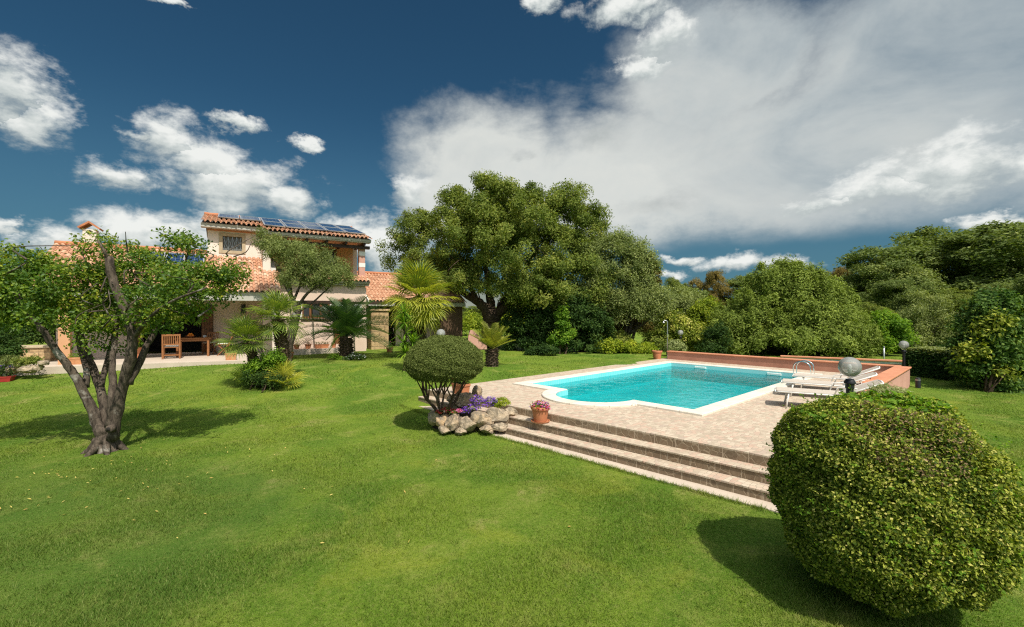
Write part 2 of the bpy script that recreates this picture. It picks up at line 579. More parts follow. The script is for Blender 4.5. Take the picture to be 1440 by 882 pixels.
def _bark(base, dark, lich, scale=9.0):
    def f(q):
        o = objc(q)
        st = q.vm('MULTIPLY', o, (1.0, 1.0, 0.28))
        n1 = q.noise(st, scale * 2.2, 6, 0.7, 0.5)
        n2 = q.noise(o, scale * 0.35, 4, 0.6)
        c = q.mix(q.mapr(n1, 0.38, 0.62), dark, base)
        c = q.mix(q.mapr(n2, 0.58, 0.68, 0.0, 0.7, True), c, lich)
        return principled(q, c, 0.9, bump(q, n1, 0.9, 0.03), 0, 0.15)
    return f


material('bark_grey', _bark((0.145, 0.115, 0.088), (0.042, 0.033, 0.026), (0.40, 0.375, 0.325)))
material('bark_brown', _bark((0.12, 0.085, 0.055), (0.035, 0.025, 0.018), (0.13, 0.11, 0.085)))
material('bark_palm', _bark((0.17, 0.12, 0.075), (0.05, 0.034, 0.022), (0.24, 0.19, 0.13), 14))
tinted('roof_tile', [(0.0, (0.38, 0.19, 0.115)), (0.35, (0.50, 0.265, 0.16)), (0.7, (0.58, 0.345, 0.22)), (1.0, (0.62, 0.44, 0.31))])


def _solar(q):
    o = objc(q)
    b = q.n('ShaderNodeTexBrick')
    b.offset = 0.0
    q.put(b.inputs['Vector'], o)
    b.inputs['Scale'].default_value = 1.0
    b.inputs['Brick Width'].default_value = 0.16
    b.inputs['Row Height'].default_value = 0.16
    b.inputs['Mortar Size'].default_value = 0.006
    q.put(b.inputs['Color1'], (0.012, 0.030, 0.085))
    q.put(b.inputs['Color2'], (0.018, 0.040, 0.105))
    q.put(b.inputs['Mortar'], (0.16, 0.21, 0.28))
    return principled(q, b.outputs[0], 0.12, None, 0, 0.5)


material('solar_cell', _solar)
plain('aluminium', (0.62, 0.64, 0.66), (0.56, 0.58, 0.60), 0.35, 8, 40, 0.0, 0.6)


def _glass_dark(q):
    return principled(q, (0.05, 0.055, 0.058), 0.15, None, 0, 0.55)


material('window_glass', _glass_dark)
plain('shutter_grey', (0.17, 0.17, 0.16), (0.12, 0.12, 0.115), 0.5, 10)


def _globe(q):
    fr = q.n('ShaderNodeFresnel')
    fr.inputs[0].default_value = 1.45
    gl = q.n('ShaderNodeBsdfGlossy')
    gl.inputs['Roughness'].default_value = 0.02
    tr = q.n('ShaderNodeBsdfTransparent')
    tr.inputs[0].default_value = (0.93, 0.95, 0.94, 1)
    df = q.n('ShaderNodeBsdfDiffuse')
    df.inputs[0].default_value = (0.80, 0.81, 0.78, 1)
    m1 = q.n('ShaderNodeMixShader')
    m1.inputs[0].default_value = 0.58
    tl_ = q.n('ShaderNodeBsdfTranslucent')
    tl_.inputs[0].default_value = (0.80, 0.81, 0.78, 1)
    m0 = q.n('ShaderNodeMixShader')
    m0.inputs[0].default_value = 0.5
    q.nt.links.new(df.outputs[0], m0.inputs[1])
    q.nt.links.new(tl_.outputs[0], m0.inputs[2])
    q.nt.links.new(tr.outputs[0], m1.inputs[1])
    q.nt.links.new(m0.outputs[0], m1.inputs[2])
    m2 = q.n('ShaderNodeMixShader')
    q.put(m2.inputs[0], fr.outputs[0])
    q.nt.links.new(m1.outputs[0], m2.inputs[1])
    q.nt.links.new(gl.outputs[0], m2.inputs[2])
    return m2.outputs[0]


material('globe_glass', _globe)

G = foliage
G('leaf_citrus', [(0.0, (0.030, 0.075, 0.012)), (0.4, (0.075, 0.135, 0.016)), (0.75, (0.16, 0.215, 0.022)), (1.0, (0.31, 0.30, 0.035))], 0.40, 0.45, 0.3)
G('leaf_holm', [(0.0, (0.046, 0.070, 0.013)), (0.5, (0.108, 0.138, 0.026)), (1.0, (0.22, 0.222, 0.050))], 0.34, gain=1.75)
G('leaf_olive', [(0.0, (0.058, 0.076, 0.024)), (0.5, (0.120, 0.143, 0.046)), (1.0, (0.215, 0.232, 0.090))], 0.30, gain=2.1)
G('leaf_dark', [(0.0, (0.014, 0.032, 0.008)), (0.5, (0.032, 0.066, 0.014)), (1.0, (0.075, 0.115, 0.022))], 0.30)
G('leaf_bright', [(0.0, (0.055, 0.120, 0.014)), (0.5, (0.110, 0.200, 0.020)), (1.0, (0.22, 0.31, 0.030))], 0.45)
G('leaf_juniper', [(0.0, (0.050, 0.072, 0.012)), (0.5, (0.106, 0.140, 0.025)), (1.0, (0.185, 0.222, 0.045))], 0.25, gain=1.95)
G('leaf_forest', [(0.0, (0.045, 0.066, 0.017)), (0.5, (0.087, 0.114, 0.030)), (1.0, (0.150, 0.168, 0.050))], 0.28, gain=2.0)
G('leaf_broad', [(0.0, (0.020, 0.045, 0.010)), (0.5, (0.050, 0.090, 0.018)), (0.85, (0.11, 0.15, 0.028)), (1.0, (0.26, 0.26, 0.04))], 0.32, gain=2.1)
G('leaf_autumn', [(0.0, (0.10, 0.075, 0.022)), (0.5, (0.16, 0.125, 0.035)), (1.0, (0.26, 0.19, 0.05))], 0.3)
G('leaf_yellow', [(0.0, (0.085, 0.13, 0.014)), (0.5, (0.20, 0.25, 0.022)), (1.0, (0.38, 0.38, 0.04))], 0.45)
G('leaf_variegated', [(0.0, (0.030, 0.055, 0.008)), (0.4, (0.120, 0.150, 0.018)), (0.75, (0.27, 0.285, 0.048)), (1.0, (0.42, 0.36, 0.13))], 0.32, gain=1.7)
G('leaf_bronze', [(0.0, (0.075, 0.050, 0.030)), (0.5, (0.15, 0.105, 0.05)), (1.0, (0.32, 0.22, 0.13))], 0.25)
G('leaf_topiary', [(0.0, (0.040, 0.058, 0.013)), (0.5, (0.090, 0.114, 0.027)), (1.0, (0.175, 0.20, 0.06))], 0.25)
G('leaf_hedge_top', [(0.0, (0.12, 0.15, 0.05)), (0.5, (0.21, 0.24, 0.10)), (1.0, (0.32, 0.34, 0.16))], 0.3)
G('frond_fan', [(0.0, (0.060, 0.115, 0.022)), (0.5, (0.13, 0.185, 0.030)), (1.0, (0.30, 0.31, 0.05))], 0.40, 0.4, 0.4)
G('frond_gold', [(0.0, (0.12, 0.16, 0.025)), (0.5, (0.27, 0.28, 0.035)), (1.0, (0.46, 0.42, 0.06))], 0.42, 0.4, 0.4)
G('frond_cycad', [(0.0, (0.018, 0.050, 0.014)), (0.5, (0.040, 0.085, 0.020)), (1.0, (0.11, 0.16, 0.04))], 0.2, 0.35, 0.5)
G('frond_cycad_light', [(0.0, (0.09, 0.12, 0.02)), (0.5, (0.20, 0.21, 0.035)), (1.0, (0.34, 0.32, 0.06))], 0.35, 0.4, 0.4)
G('petal_purple', [(0.0, (0.11, 0.035, 0.32)), (0.6, (0.19, 0.06, 0.50)), (1.0, (0.32, 0.14, 0.62))], 0.3, 0.6, 0.2, (1, 1, 1))
G('petal_red', [(0.0, (0.42, 0.01, 0.02)), (0.6, (0.65, 0.03, 0.06)), (1.0, (0.75, 0.12, 0.22))], 0.3, 0.6, 0.2, (1, 1, 1))
G('petal_pink', [(0.0, (0.50, 0.06, 0.20)), (0.6, (0.70, 0.16, 0.34)), (1.0, (0.75, 0.42, 0.50))], 0.3, 0.6, 0.2, (1, 1, 1))
G('petal_white', [(0.0, (0.60, 0.58, 0.66)), (1.0, (0.82, 0.82, 0.82))], 0.3, 0.6, 0.2, (1, 1, 1))
G('leaf_fallen', [(0.0, (0.34, 0.28, 0.06)), (0.6, (0.46, 0.38, 0.12)), (1.0, (0.38, 0.22, 0.07))], 0.2, 0.6, 0.2)

# ------------------------------------------------------------------ helpers


def tag(o, label=None, cat=None, group=None, kind=None):
    for k, v in (('label', label), ('category', cat), ('group', group), ('kind', kind)):
        if v:
            o[k] = v
    return o


def empty(name, loc, label, cat, group=None, rz=0.0):
    o = bpy.data.objects.new(name, None)
    COL.objects.link(o)
    o.location = loc
    o.rotation_euler = (0, 0, rz)
    o.empty_display_size = 0.2
    return tag(o, label, cat, group)


def copy_tree(o, parent=None):
    c = o.copy()
    COL.objects.link(c)
    c.parent = parent
    for ch in [q for q in bpy.data.objects if q.parent is o]:
        copy_tree(ch, c)
    return c


def unit(v):
    v = np.asarray(v, float)
    return v / (np.linalg.norm(v, axis=-1, keepdims=True) + 1e-12)


def link_mesh(name, V, faces, mat, parent=None, smooth=False, tint=None, loc=None):
    """faces: list of (K,n) index arrays"""
    me = bpy.data.meshes.new(name)
    V = np.asarray(V, dtype=np.float32)
    fl = [np.asarray(f, dtype=np.int32) for f in faces if len(f)]
    me.vertices.add(len(V))
    me.vertices.foreach_set('co', V.ravel())
    loops = np.concatenate([f.ravel() for f in fl])
    sizes = np.concatenate([np.full(len(f), f.shape[1], np.int32) for f in fl])
    starts = np.concatenate([[0], np.cumsum(sizes)[:-1]]).astype(np.int32)
    me.loops.add(len(loops))
    me.loops.foreach_set('vertex_index', loops)
    me.polygons.add(len(sizes))
    me.polygons.foreach_set('loop_start', starts)
    try:
        me.polygons.foreach_set('loop_total', sizes)
    except Exception:
        pass
    me.polygons.foreach_set('use_smooth', np.full(len(sizes), smooth, bool))
    if tint is not None:
        a = me.attributes.new('tint', 'FLOAT', 'FACE')
        a.data.foreach_set('value', np.asarray(tint, np.float32))
    me.update(calc_edges=True)
    me.materials.append(MATS[mat] if isinstance(mat, str) else mat)
    o = bpy.data.objects.new(name, me)
    COL.objects.link(o)
    o.parent = parent
    if loc is not None:
        o.location = loc
    return o


class MB:
    """collects solids and links them as one mesh object"""
    def __init__(self):
        self.V, self.F, self.n = [], {}, 0

    def add(self, V, faces):
        V = np.asarray(V, float)
        self.V.append(V)
        for f in faces:
            f = np.asarray(f, np.int64)
            if f.ndim == 1:
                f = f[None]
            self.F.setdefault(f.shape[1], []).append(f + self.n)
        self.n += len(V)
        return self

    def box(self, x0, x1, y0, y1, z0, z1, bev=0.0):
        if bev <= 0:
            V = [(x, y, z) for z in (z0, z1) for y in (y0, y1) for x in (x0, x1)]
            return self.add(V, [[0, 2, 3, 1], [4, 5, 7, 6], [0, 1, 5, 4], [2, 6, 7, 3], [0, 4, 6, 2], [1, 3, 7, 5]])
        b = min(bev, (x1 - x0) / 2.01, (y1 - y0) / 2.01, (z1 - z0) / 2.01)
        ring = [(x0 + b, y0), (x1 - b, y0), (x1, y0 + b), (x1, y1 - b), (x1 - b, y1), (x0 + b, y1), (x0, y1 - b), (x0, y0 + b)]
        ring_i = [(x0 + 2 * b, y0 + b), (x1 - 2 * b, y0 + b), (x1 - b, y0 + 2 * b), (x1 - b, y1 - 2 * b), (x1 - 2 * b, y1 - b), (x0 + 2 * b, y1 - b), (x0 + b, y1 - 2 * b), (x0 + b, y0 + 2 * b)]
        V = [(*p, z0) for p in ring_i] + [(*p, z0 + b) for p in ring] + [(*p, z1 - b) for p in ring] + [(*p, z1) for p in ring_i]
        fs = [[7, 6, 5, 4, 3, 2, 1, 0], [24, 25, 26, 27, 28, 29, 30, 31]]
        q = []
        for k in range(3):
            for i in range(8):
                j = (i + 1) % 8
                q.append([k * 8 + i, k * 8 + j, k * 8 + 8 + j, k * 8 + 8 + i])
        return self.add(V, [np.array(fs), np.array(q)])

    def obox(self, c, ax, ay, az):
        """box from centre and three half-axis vectors"""
        c, ax, ay, az = map(lambda t: np.asarray(t, float), (c, ax, ay, az))
        V = [c + sx * ax + sy * ay + sz * az for sz in (-1, 1) for sy in (-1, 1) for sx in (-1, 1)]
        return self.add(V, [[0, 2, 3, 1], [4, 5, 7, 6], [0, 1, 5, 4], [2, 6, 7, 3], [0, 4, 6, 2], [1, 3, 7, 5]])

    def bar(self, p, q, w, h, up=(0, 0, 1)):
        p, q = np.asarray(p, float), np.asarray(q, float)
        d = unit(q - p)
        s = np.cross(d, up)
        if np.linalg.norm(s) < 1e-4:
            s = np.cross(d, (1, 0, 0))
        s = unit(s)
        t = np.cross(s, d)
        return self.obox((p + q) / 2, (q - p) / 2, s * w / 2, t * h / 2)

    def tube(self, pts, rad, n=8, cap=True):
        P = np.asarray(pts, float)
        r = np.full(len(P), rad, float) if np.isscalar(rad) else np.asarray(rad, float)
        T = np.gradient(P, axis=0)
        T = unit(T)
        a = np.array([1.0, 0, 0]) if abs(T[0][0]) < 0.8 else np.array([0, 1.0, 0])
        nrm = unit(np.cross(T[0], a))
        V = []
        ang = np.arange(n) * 2 * np.pi / n
        for i in range(len(P)):
            nrm = unit(nrm - T[i] * np.dot(nrm, T[i]))
            b = np.cross(T[i], nrm)
            V.append(P[i] + r[i] * (np.cos(ang)[:, None] * nrm + np.sin(ang)[:, None] * b))
        V = np.concatenate(V)
        m = len(P)
        i, j = np.meshgrid(np.arange(m - 1), np.arange(n), indexing='ij')
        j2 = (j + 1) % n
        q = np.stack([i * n + j, i * n + j2, (i + 1) * n + j2, (i + 1) * n + j], -1).reshape(-1, 4)
        fs = [q]
        if cap:
            fs.append(np.array([np.arange(n)[::-1]]))
            fs.append(np.array([np.arange(n) + (m - 1) * n]))
        return self.add(V, fs)

    def lathe(self, c, prof, n=24):
        """profile of (radius, z) around the vertical through c"""
        c = np.asarray(c, float)
        ang = np.arange(n) * 2 * np.pi / n
        V = np.concatenate([np.stack([c[0] + r * np.cos(ang), c[1] + r * np.sin(ang), np.full(n, c[2] + z)], -1) for r, z in prof])
        m = len(prof)
        i, j = np.meshgrid(np.arange(m - 1), np.arange(n), indexing='ij')
        j2 = (j + 1) % n
        q = np.stack([i * n + j, i * n + j2, (i + 1) * n + j2, (i + 1) * n + j], -1).reshape(-1, 4)
        return self.add(V, [q, np.array([np.arange(n)[::-1]]), np.array([np.arange(n) + (m - 1) * n])])

    def poly(self, loop, z0, z1, hole=None):
        """extruded polygon (loop of xy), optionally with a hole"""
        loops = [loop] + ([hole] if hole else [])
        tri = tessellate_polygon([[Vector((x, y, 0)) for x, y in L] for L in loops])
        flat = [p for L in loops for p in L]
        n = len(flat)
        V = [(x, y, z1) for x, y in flat] + [(x, y, z0) for x, y in flat]
        t = np.array(tri)
        P = np.array(flat)
        ar = (P[t[:, 1], 0] - P[t[:, 0], 0]) * (P[t[:, 2], 1] - P[t[:, 0], 1]) - (P[t[:, 1], 1] - P[t[:, 0], 1]) * (P[t[:, 2], 0] - P[t[:, 0], 0])
        t[ar < 0] = t[ar < 0][:, ::-1]
        q, s0 = [], 0
        for L in loops:
            k = len(L)
            A = sum(L[i][0] * L[(i + 1) % k][1] - L[(i + 1) % k][0] * L[i][1] for i in range(k))
            flip = (A < 0) != (s0 > 0)
            for i in range(k):
                a, b = s0 + i, s0 + (i + 1) % k
                q.append([a, b, b + n, a + n][::1 if flip else -1])
            s0 += k
        return self.add(V, [t, t[:, ::-1] + n, np.array(q)])

    def build(self, name, mat, parent=None, smooth=False, off=(0, 0, 0), loc=None, tint=None):
        V = np.concatenate(self.V) - np.asarray(off, float)
        fs = [np.concatenate(v) for v in self.F.values()]
        return link_mesh(name, V, fs, mat, parent, smooth, tint, loc)


def autosmooth(o, deg=40):
    me = o.data
    me.polygons.foreach_set('use_smooth', np.full(len(me.polygons), True, bool))
    if hasattr(me, 'set_sharp_from_angle'):
        me.set_sharp_from_angle(angle=R(deg))
    return o


def leaves(P, D_, L, Wd, rng, spread=0.8, upbias=0.4):
    """one kite-shaped leaf at every point P, growing roughly along D_"""
    n = len(P)
    nn = unit(unit(D_) + np.array([0, 0, upbias]) + rng.normal(0, spread * 0.75, (n, 3)))
    d = unit(unit(np.cross(nn, rng.normal(0, 1, (n, 3)))) + unit(D_) * 0.35)
    s = unit(np.cross(d, nn))
    nn = np.cross(s, d)
    ln = L * rng.uniform(0.65, 1.25, n)[:, None]
    wd = Wd * rng.uniform(0.7, 1.2, n)[:, None]
    a = P
    b = P + d * ln * 0.45 + s * wd * 0.5 + nn * ln * 0.06
    c = P + d * ln
    e = P + d * ln * 0.45 - s * wd * 0.5 + nn * ln * 0.06
    V = np.stack([a, b, c, e], 1).reshape(-1, 3)
    Fc = np.arange(4 * n).reshape(n, 4)
    return V, Fc


def crown_points(lobes, n_clump, per, clump_r, rng, shell=0.75, flat=0.75, low=-0.55):
    """leaf points gathered in clumps that fill a set of ellipsoids, denser toward their skin"""
    lobes = np.asarray(lobes, float)
    vol = np.prod(lobes[:, 3:6], 1) ** (2 / 3.0)
    k = rng.choice(len(lobes), n_clump, p=vol / vol.sum())
    d = unit(rng.normal(0, 1, (n_clump, 3)))
    d[:, 2] = np.where(d[:, 2] < low, -d[:, 2] * 0.6, d[:, 2])
    rr = np.where(rng.random(n_clump) < shell, rng.uniform(0.78, 1.0, n_clump), rng.uniform(0.25, 0.8, n_clump))
    C = lobes[k, :3] + d * lobes[k, 3:6] * rr[:, None]
    cr = clump_r * rng.uniform(0.6, 1.35, n_clump)
    ct = rng.normal(0.0, 0.16, n_clump)
    idx = np.repeat(np.arange(n_clump), per)
    m = len(idx)
    e = unit(rng.normal(0, 1, (m, 3)))
    q = rng.random(m) ** 0.5
    o = e * (cr[idx] * q)[:, None]
    o[:, 2] *= flat
    P = C[idx] + o
    out = unit(e + d[idx] * 0.8)
    t = np.clip(0.42 + ct[idx] + rng.normal(0, 0.17, m), 0, 1)
    return P, out, t


def crown(name, parent, mat, lobes, n_clump, per, clump_r, L, Wd, seed, base=(0, 0, 0), spread=0.8, up=0.4, shell=0.75, flat=0.75, low=-0.55, trim=None):
    rng = np.random.default_rng(seed)
    P, out, t = crown_points(lobes, n_clump, per, clump_r, rng, shell, flat, low)
    if trim is not None:
        k = trim(P)
        P, out, t = P[k], out[k], t[k]
    V, Fc = leaves(P, out, L, Wd, rng, spread, up)
    return link_mesh(name, V - np.asarray(base, float), [Fc], mat, parent, False, t)


def limb(mb, pts, r0, r1, rng, n=9, steps=5, wob=0.03):
    """a tapered, slightly crooked limb through pts"""
    P = np.asarray(pts, float)
    t = np.linspace(0, len(P) - 1, (len(P) - 1) * steps + 1)
    i = np.clip(t.astype(int), 0, len(P) - 2)
    f = t - i
    Pm = np.vstack([2 * P[0] - P[1], P, 2 * P[-1] - P[-2]])
    p0, p1, p2_, p3 = Pm[i], Pm[i + 1], Pm[i + 2], Pm[i + 3]
    f = f[:, None]
    Q = 0.5 * (2 * p1 + (p2_ - p0) * f + (2 * p0 - 5 * p1 + 4 * p2_ - p3) * f ** 2 + (3 * p1 - p0 - 3 * p2_ + p3) * f ** 3)
    r = r0 + (r1 - r0) * np.linspace(0, 1, len(Q)) ** 0.85
    Q[1:-1] += rng.normal(0, 1, (len(Q) - 2, 3)) * (r[1:-1] * wob * 3)[:, None]
    r = r * rng.uniform(0.93, 1.07, len(Q))
    mb.tube(Q, r, n)
    return Q


def P3(px, py, d):
    """the point seen in the photograph at (px, py), d metres in front of the camera"""
    return np.array([(px - 720) / F * d, d, HC - (py - 441) / F * d])


def lobe(px, py, rx, ry, d, rd=None, dd=0.0):
    c = P3(px, py, d + dd)
    k = d / F
    return (*c, rx * k, rd if rd else rx * k * 0.8, ry * k)


def smooth01(t):
    t = np.clip(t, 0, 1)
    return t * t * (3 - 2 * t)


def ground(x, y):
    """height of the lawn"""
    x = np.asarray(x, float)
    y = np.asarray(y, float)
    t = smooth01((y - 8.5) / 8.5)
    amp = 0.62 + (0.45 - 0.62) * smooth01((x + 5) / 7.0)
    amp = amp + (0.30 - 0.45) * smooth01((x - 6) / 6.0)
    return amp * t + 0.015 * np.sin(x * 1.1 + 0.7) * np.cos(y * 0.8) * smooth01((y - 2) / 3)


def gz(x, y):
    return float(ground(x, y))

# ------------------------------------------------------------------ the lie of the land
DO = np.array([0.014, 12.76])
UU = np.array([0.735, 0.678])
WW = np.array([0.678, -0.735])
ROT = math.atan2(UU[1], UU[0])
DECK = 0.45


def uw(u, w):
    return DO + u * UU + w * WW


def to_uw(x, y):
    dx_, dy_ = np.asarray(x) - DO[0], np.asarray(y) - DO[1]
    return dx_ * UU[0] + dy_ * UU[1], dx_ * WW[0] + dy_ * WW[1]


def front(w):
    """the deck's front edge"""
    return -2.03 + 0.062 * (np.asarray(w) - 2.27)


W0, W1, UB = -0.88, 7.05, 10.1       # deck limits


def on_deck(x, y, grow=0.0, strip=True):
    u, w = to_uw(x, y)
    return (u > front(w) - (0.80 if strip else 0.0) - grow) & (u < UB + grow) & (w > W0 - grow) & (w < W1 + grow + 0.5)


# lawn: one sheet to the horizon, fine near the eye, cut out under the pool deck
def axis(lo, hi, step, far, ratio=1.16):
    a = list(np.arange(lo, hi + 1e-6, step))
    s, x, y = step, a[0], a[-1]
    left, right = [], []
    while x > -far:
        s *= ratio
        x -= s
        left.append(x)
    s = step
    while y < far:
        s *= ratio
        y += s
        right.append(y)
    return np.array(left[::-1] + a + right)


xs, ys = axis(-18, 18, 0.25, 2600), axis(0, 26, 0.25, 2600)
X, Y = np.meshgrid(xs, ys)
Z = ground(X, Y)
far_r = np.hypot(X, Y)
Z = Z + np.where(far_r > 60, (far_r - 60) * 0.004, 0) * (far_r < 900)
V = np.stack([X.ravel(), Y.ravel(), Z.ravel()], -1)
ny, nx = X.shape
i, j = np.meshgrid(np.arange(ny - 1), np.arange(nx - 1), indexing='ij')
q = np.stack([i * nx + j, i * nx + j + 1, (i + 1) * nx + j + 1, (i + 1) * nx + j], -1).reshape(-1, 4)
u_, w_ = to_uw(V[:, 0], V[:, 1])
ins = (u_ > front(w_) + 0.1) & (u_ < UB - 0.15) & (w_ > W0 + 0.15) & (w_ < W1 - 0.15)
q = q[~ins[q].all(1)]
lawn = link_mesh('lawn', V, [q], 'lawn', smooth=True)
tag(lawn, kind='structure')

# mown grass blades over the near lawn
rng = np.random.default_rng(3)


def blades(n, y0, y1, h, wd, pw):
    t = rng.random(n)
    y = y0 + (y1 - y0) * t ** pw
    x = (rng.random(n) * 2 - 1) * (1.17 * y + 2.4)
    k = ~on_deck(x, y, 0.03)
    x, y = x[k], y[k]
    m = len(x)
    z = ground(x, y)
    hh = h * rng.uniform(0.55, 1.3, m) * (0.8 + 0.4 * np.sin(x * 2.1 + np.cos(y * 1.7) * 2))
    an = rng.uniform(0, 2 * np.pi, m)
    ln = rng.uniform(0.2, 0.9, m) * hh
    s = np.stack([np.cos(an), np.sin(an), np.zeros(m)], -1) * (wd * rng.uniform(0.7, 1.3, m) / 2)[:, None]
    a2 = rng.uniform(0, 2 * np.pi, m)
    P = np.stack([x, y, z - 0.003], -1)
    tip = P + np.stack([np.cos(a2) * ln, np.sin(a2) * ln, hh], -1)
    return np.stack([P - s, P + s, tip], 1).reshape(-1, 3), rng.random(m)


Vs, Ts = [], []
for args in ((440000, 2.2, 7.0, 0.032, 0.0075, 1.25), (260000, 7.0, 13.0, 0.032, 0.011, 1.1), (90000, 13.0, 22.0, 0.04, 0.022, 1.0)):
    v, t = blades(*args)
    Vs.append(v)
    Ts.append(t)
# stray taller tufts, and the unmown fringe along the steps
nt = 900
ty = 3.2 + 8 * rng.random(nt) ** 1.3
tx = (rng.random(nt) * 2 - 1) * (1.15 * ty + 1)
wf = rng.uniform(W0, 7.4, 700)
uf = front(wf) - 0.80 - np.abs(rng.normal(0.015, .03, 700))
pf = DO + uf[:, None] * UU + wf[:, None] * WW
cx_, cy_ = np.concatenate([tx, pf[:, 0]]), np.concatenate([ty, pf[:, 1]])
kb = 9
bx = np.repeat(cx_, kb) + rng.normal(0, .028, len(cx_) * kb)
by = np.repeat(cy_, kb) + rng.normal(0, .028, len(cx_) * kb)
kk_ = ~on_deck(bx, by, -0.01)
bx, by = bx[kk_], by[kk_]
mm_ = len(bx)
an = rng.uniform(0, 6.283, mm_)
hh = rng.uniform(.03, .075, mm_)
P0 = np.stack([bx, by, ground(bx, by)], -1)
s_ = np.stack([np.cos(an), np.sin(an), 0 * an], -1) * 0.0035
a2 = rng.uniform(0, 6.283, mm_)
tp_ = P0 + np.stack([np.cos(a2) * hh * .7, np.sin(a2) * hh * .7, hh], -1)
Vs.append(np.stack([P0 - s_, P0 + s_, tp_], 1).reshape(-1, 3))
Ts.append(rng.uniform(.2, .8, mm_))
Vb = np.concatenate(Vs)
grass = link_mesh('grass', Vb, [np.arange(len(Vb)).reshape(-1, 3)], 'grass_blade', None, False, np.concatenate(Ts))
tag(grass, 'short mown green lawn grass', 'grass', None, 'stuff')

# yellow leaves dropped on the lawn round the old tree
m = 120
lx = np.concatenate([rng.normal(-6.6, 1.6, m), rng.uniform(-8, 4, 40)])
ly = np.concatenate([rng.normal(6.5, 0.75, m), rng.uniform(4, 9, 40)])
k = (~on_deck(lx, ly, 0.1)) & (ly > 3.2)
lx, ly = lx[k], ly[k]
Pl = np.stack([lx, ly, ground(lx, ly) + 0.024], -1)
Vl, Fl = leaves(Pl, np.tile([[1, 0, 0.1]], (len(Pl), 1)) * np.sign(rng.normal(0, 1, (len(Pl), 1))), 0.048, 0.020, rng, 0.5, 3.0)
fl = link_mesh('fallen_leaves', Vl, [Fl], 'leaf_fallen', None, False, rng.random(len(Pl)))
tag(fl, 'yellow fallen leaves scattered on the lawn below the old tree', 'fallen leaves', None, 'stuff')

# ------------------------------------------------------------------ pool, deck and steps
T_POOL = (DO[0], DO[1], 0.0)


def place_uw(o):
    o.location = T_POOL
    o.rotation_euler = (0, 0, ROT)
    return o


PL, PW = 8.7, 5.42               # coping outer size
CU, CW, RAD = 0.267, 2.70, 1.317   # the round bay for the steps at the near end


def outline(off, n=28):
    """loop in (u, -w), starting at the corner (0, 0)"""
    r = RAD - off
    h = math.sqrt(r * r - (CU - off) ** 2)
    a0 = math.atan2(-h, off - CU)
    pts = [(off, off)]
    for k in range(n + 1):
        t = k / n
        al = a0 + (-(2 * math.pi + 2 * a0)) * t if a0 < 0 else a0
        pts.append((CU + r * math.cos(al), CW + r * math.sin(al)))
    pts += [(off, PW - off), (PL - off, PW - off), (PL - off, off)]
    return [(p[0], -p[1]) for p in pts]


COPW = 0.34
outer, inner = outline(0.0), outline(COPW)
# deck: paved top with an opening for the pool
wz = np.linspace(W0, 7.6, 12)
loop = [(float(front(w)), -w) for w in wz] + [(3.3, -7.6), (3.3, -W1), (UB, -W1), (UB, -W0)]
deck_hole = outline(0.05)
deck = MB().poly(loop, 0.12, DECK, deck_hole).build('pool_deck', 'paving')
tag(place_uw(deck), kind='structure')

steps = empty('garden_steps', (*uw(-2.4, 3.3), 0.0), 'three long crazy stone steps up from the lawn to the pool terrace', 'steps', rz=ROT)


def local_steps(p):
    return p


so = np.array([-2.4, -3.3])
for k, (d0, d1, z0, z1) in enumerate(((0.0, 0.275, 0.155, 0.30), (0.275, 0.55, 0.015, 0.15), (0.55, 0.80, -0.12, 0.018))):
    we = np.linspace(W0 - 0.02 * k, 7.6, 12)
    a = [(float(front(w)) - d1 - so[0], -w - so[1]) for w in we]
    b = [(float(front(w)) - d0 + 0.05 - so[0], -w - so[1]) for w in we[::-1]]
    if k == 2:
        MB().poly(a + b, z0, z1).build('edging_strip', 'patio_floor', steps)
    else:
        st = MB().poly(a + b, z0, z1 - 0.022).build('step', 'riser_stone', steps)
        a2 = [(p[0] - 0.012, p[1]) for p in a]
        MB().poly(a2 + b, z1 - 0.022, z1).build('tread', 'paving', st)
# stone facing of the top riser, under the deck's edge
a = [(float(front(w)) - 0.006 - so[0], -w - so[1]) for w in np.linspace(W0, 7.6, 12)]
b = [(float(front(w)) + 0.04 - so[0], -w - so[1]) for w in np.linspace(W0, 7.6, 12)[::-1]]
MB().poly(a + b, 0.16, DECK - 0.022).build('riser', 'riser_stone', steps)

pool = empty('swimming_pool', (*uw(4.35, 2.7), DECK), 'turquoise swimming pool with a rounded bay and white stone rim', 'swimming pool', rz=ROT)
po = np.array([4.35, -2.7, DECK])


def ring(off_o, off_i, z_t, z_b, mat, name):
    """flat-topped band between two outlines"""
    A = np.array(outline(off_o))
    B = np.array(outline(off_i))
    n = len(A)
    prof = [(off_o, z_b), (off_o, z_t - 0.012), (off_o + 0.012, z_t), (off_i - 0.02, z_t), (off_i, z_t - 0.014), (off_i, z_b - 0.02)]
    V = np.concatenate([np.column_stack([np.array(outline(o)), np.full(n, z)]) for o, z in prof])
    i, j = np.meshgrid(np.arange(len(prof) - 1), np.arange(n), indexing='ij')
    j2 = (j + 1) % n
    q = np.stack([i * n + j, (i + 1) * n + j, (i + 1) * n + j2, i * n + j2], -1).reshape(-1, 4)
    mb = MB().add(V, [q])
    return mb.build(name, mat, pool, False, po)


ring(0.0, COPW, DECK + 0.045, DECK - 0.02, 'coping', 'coping')
inn = outline(COPW + 0.012)
n = len(inn)
depth = -0.12
V = np.array([(*p, DECK + 0.02) for p in inn] + [(*p, depth) for p in inn])
q = [[k, (k + 1) % n, n + (k + 1) % n, n + k] for k in range(n)]
basin = MB().add(V, [np.array(q)[:, ::-1]])
tri = np.array(tessellate_polygon([[Vector((*p, 0)) for p in inn]])) + n
basin.add(V, [tri])
bo = basin.build('basin', 'pool_tile', pool, False, po)
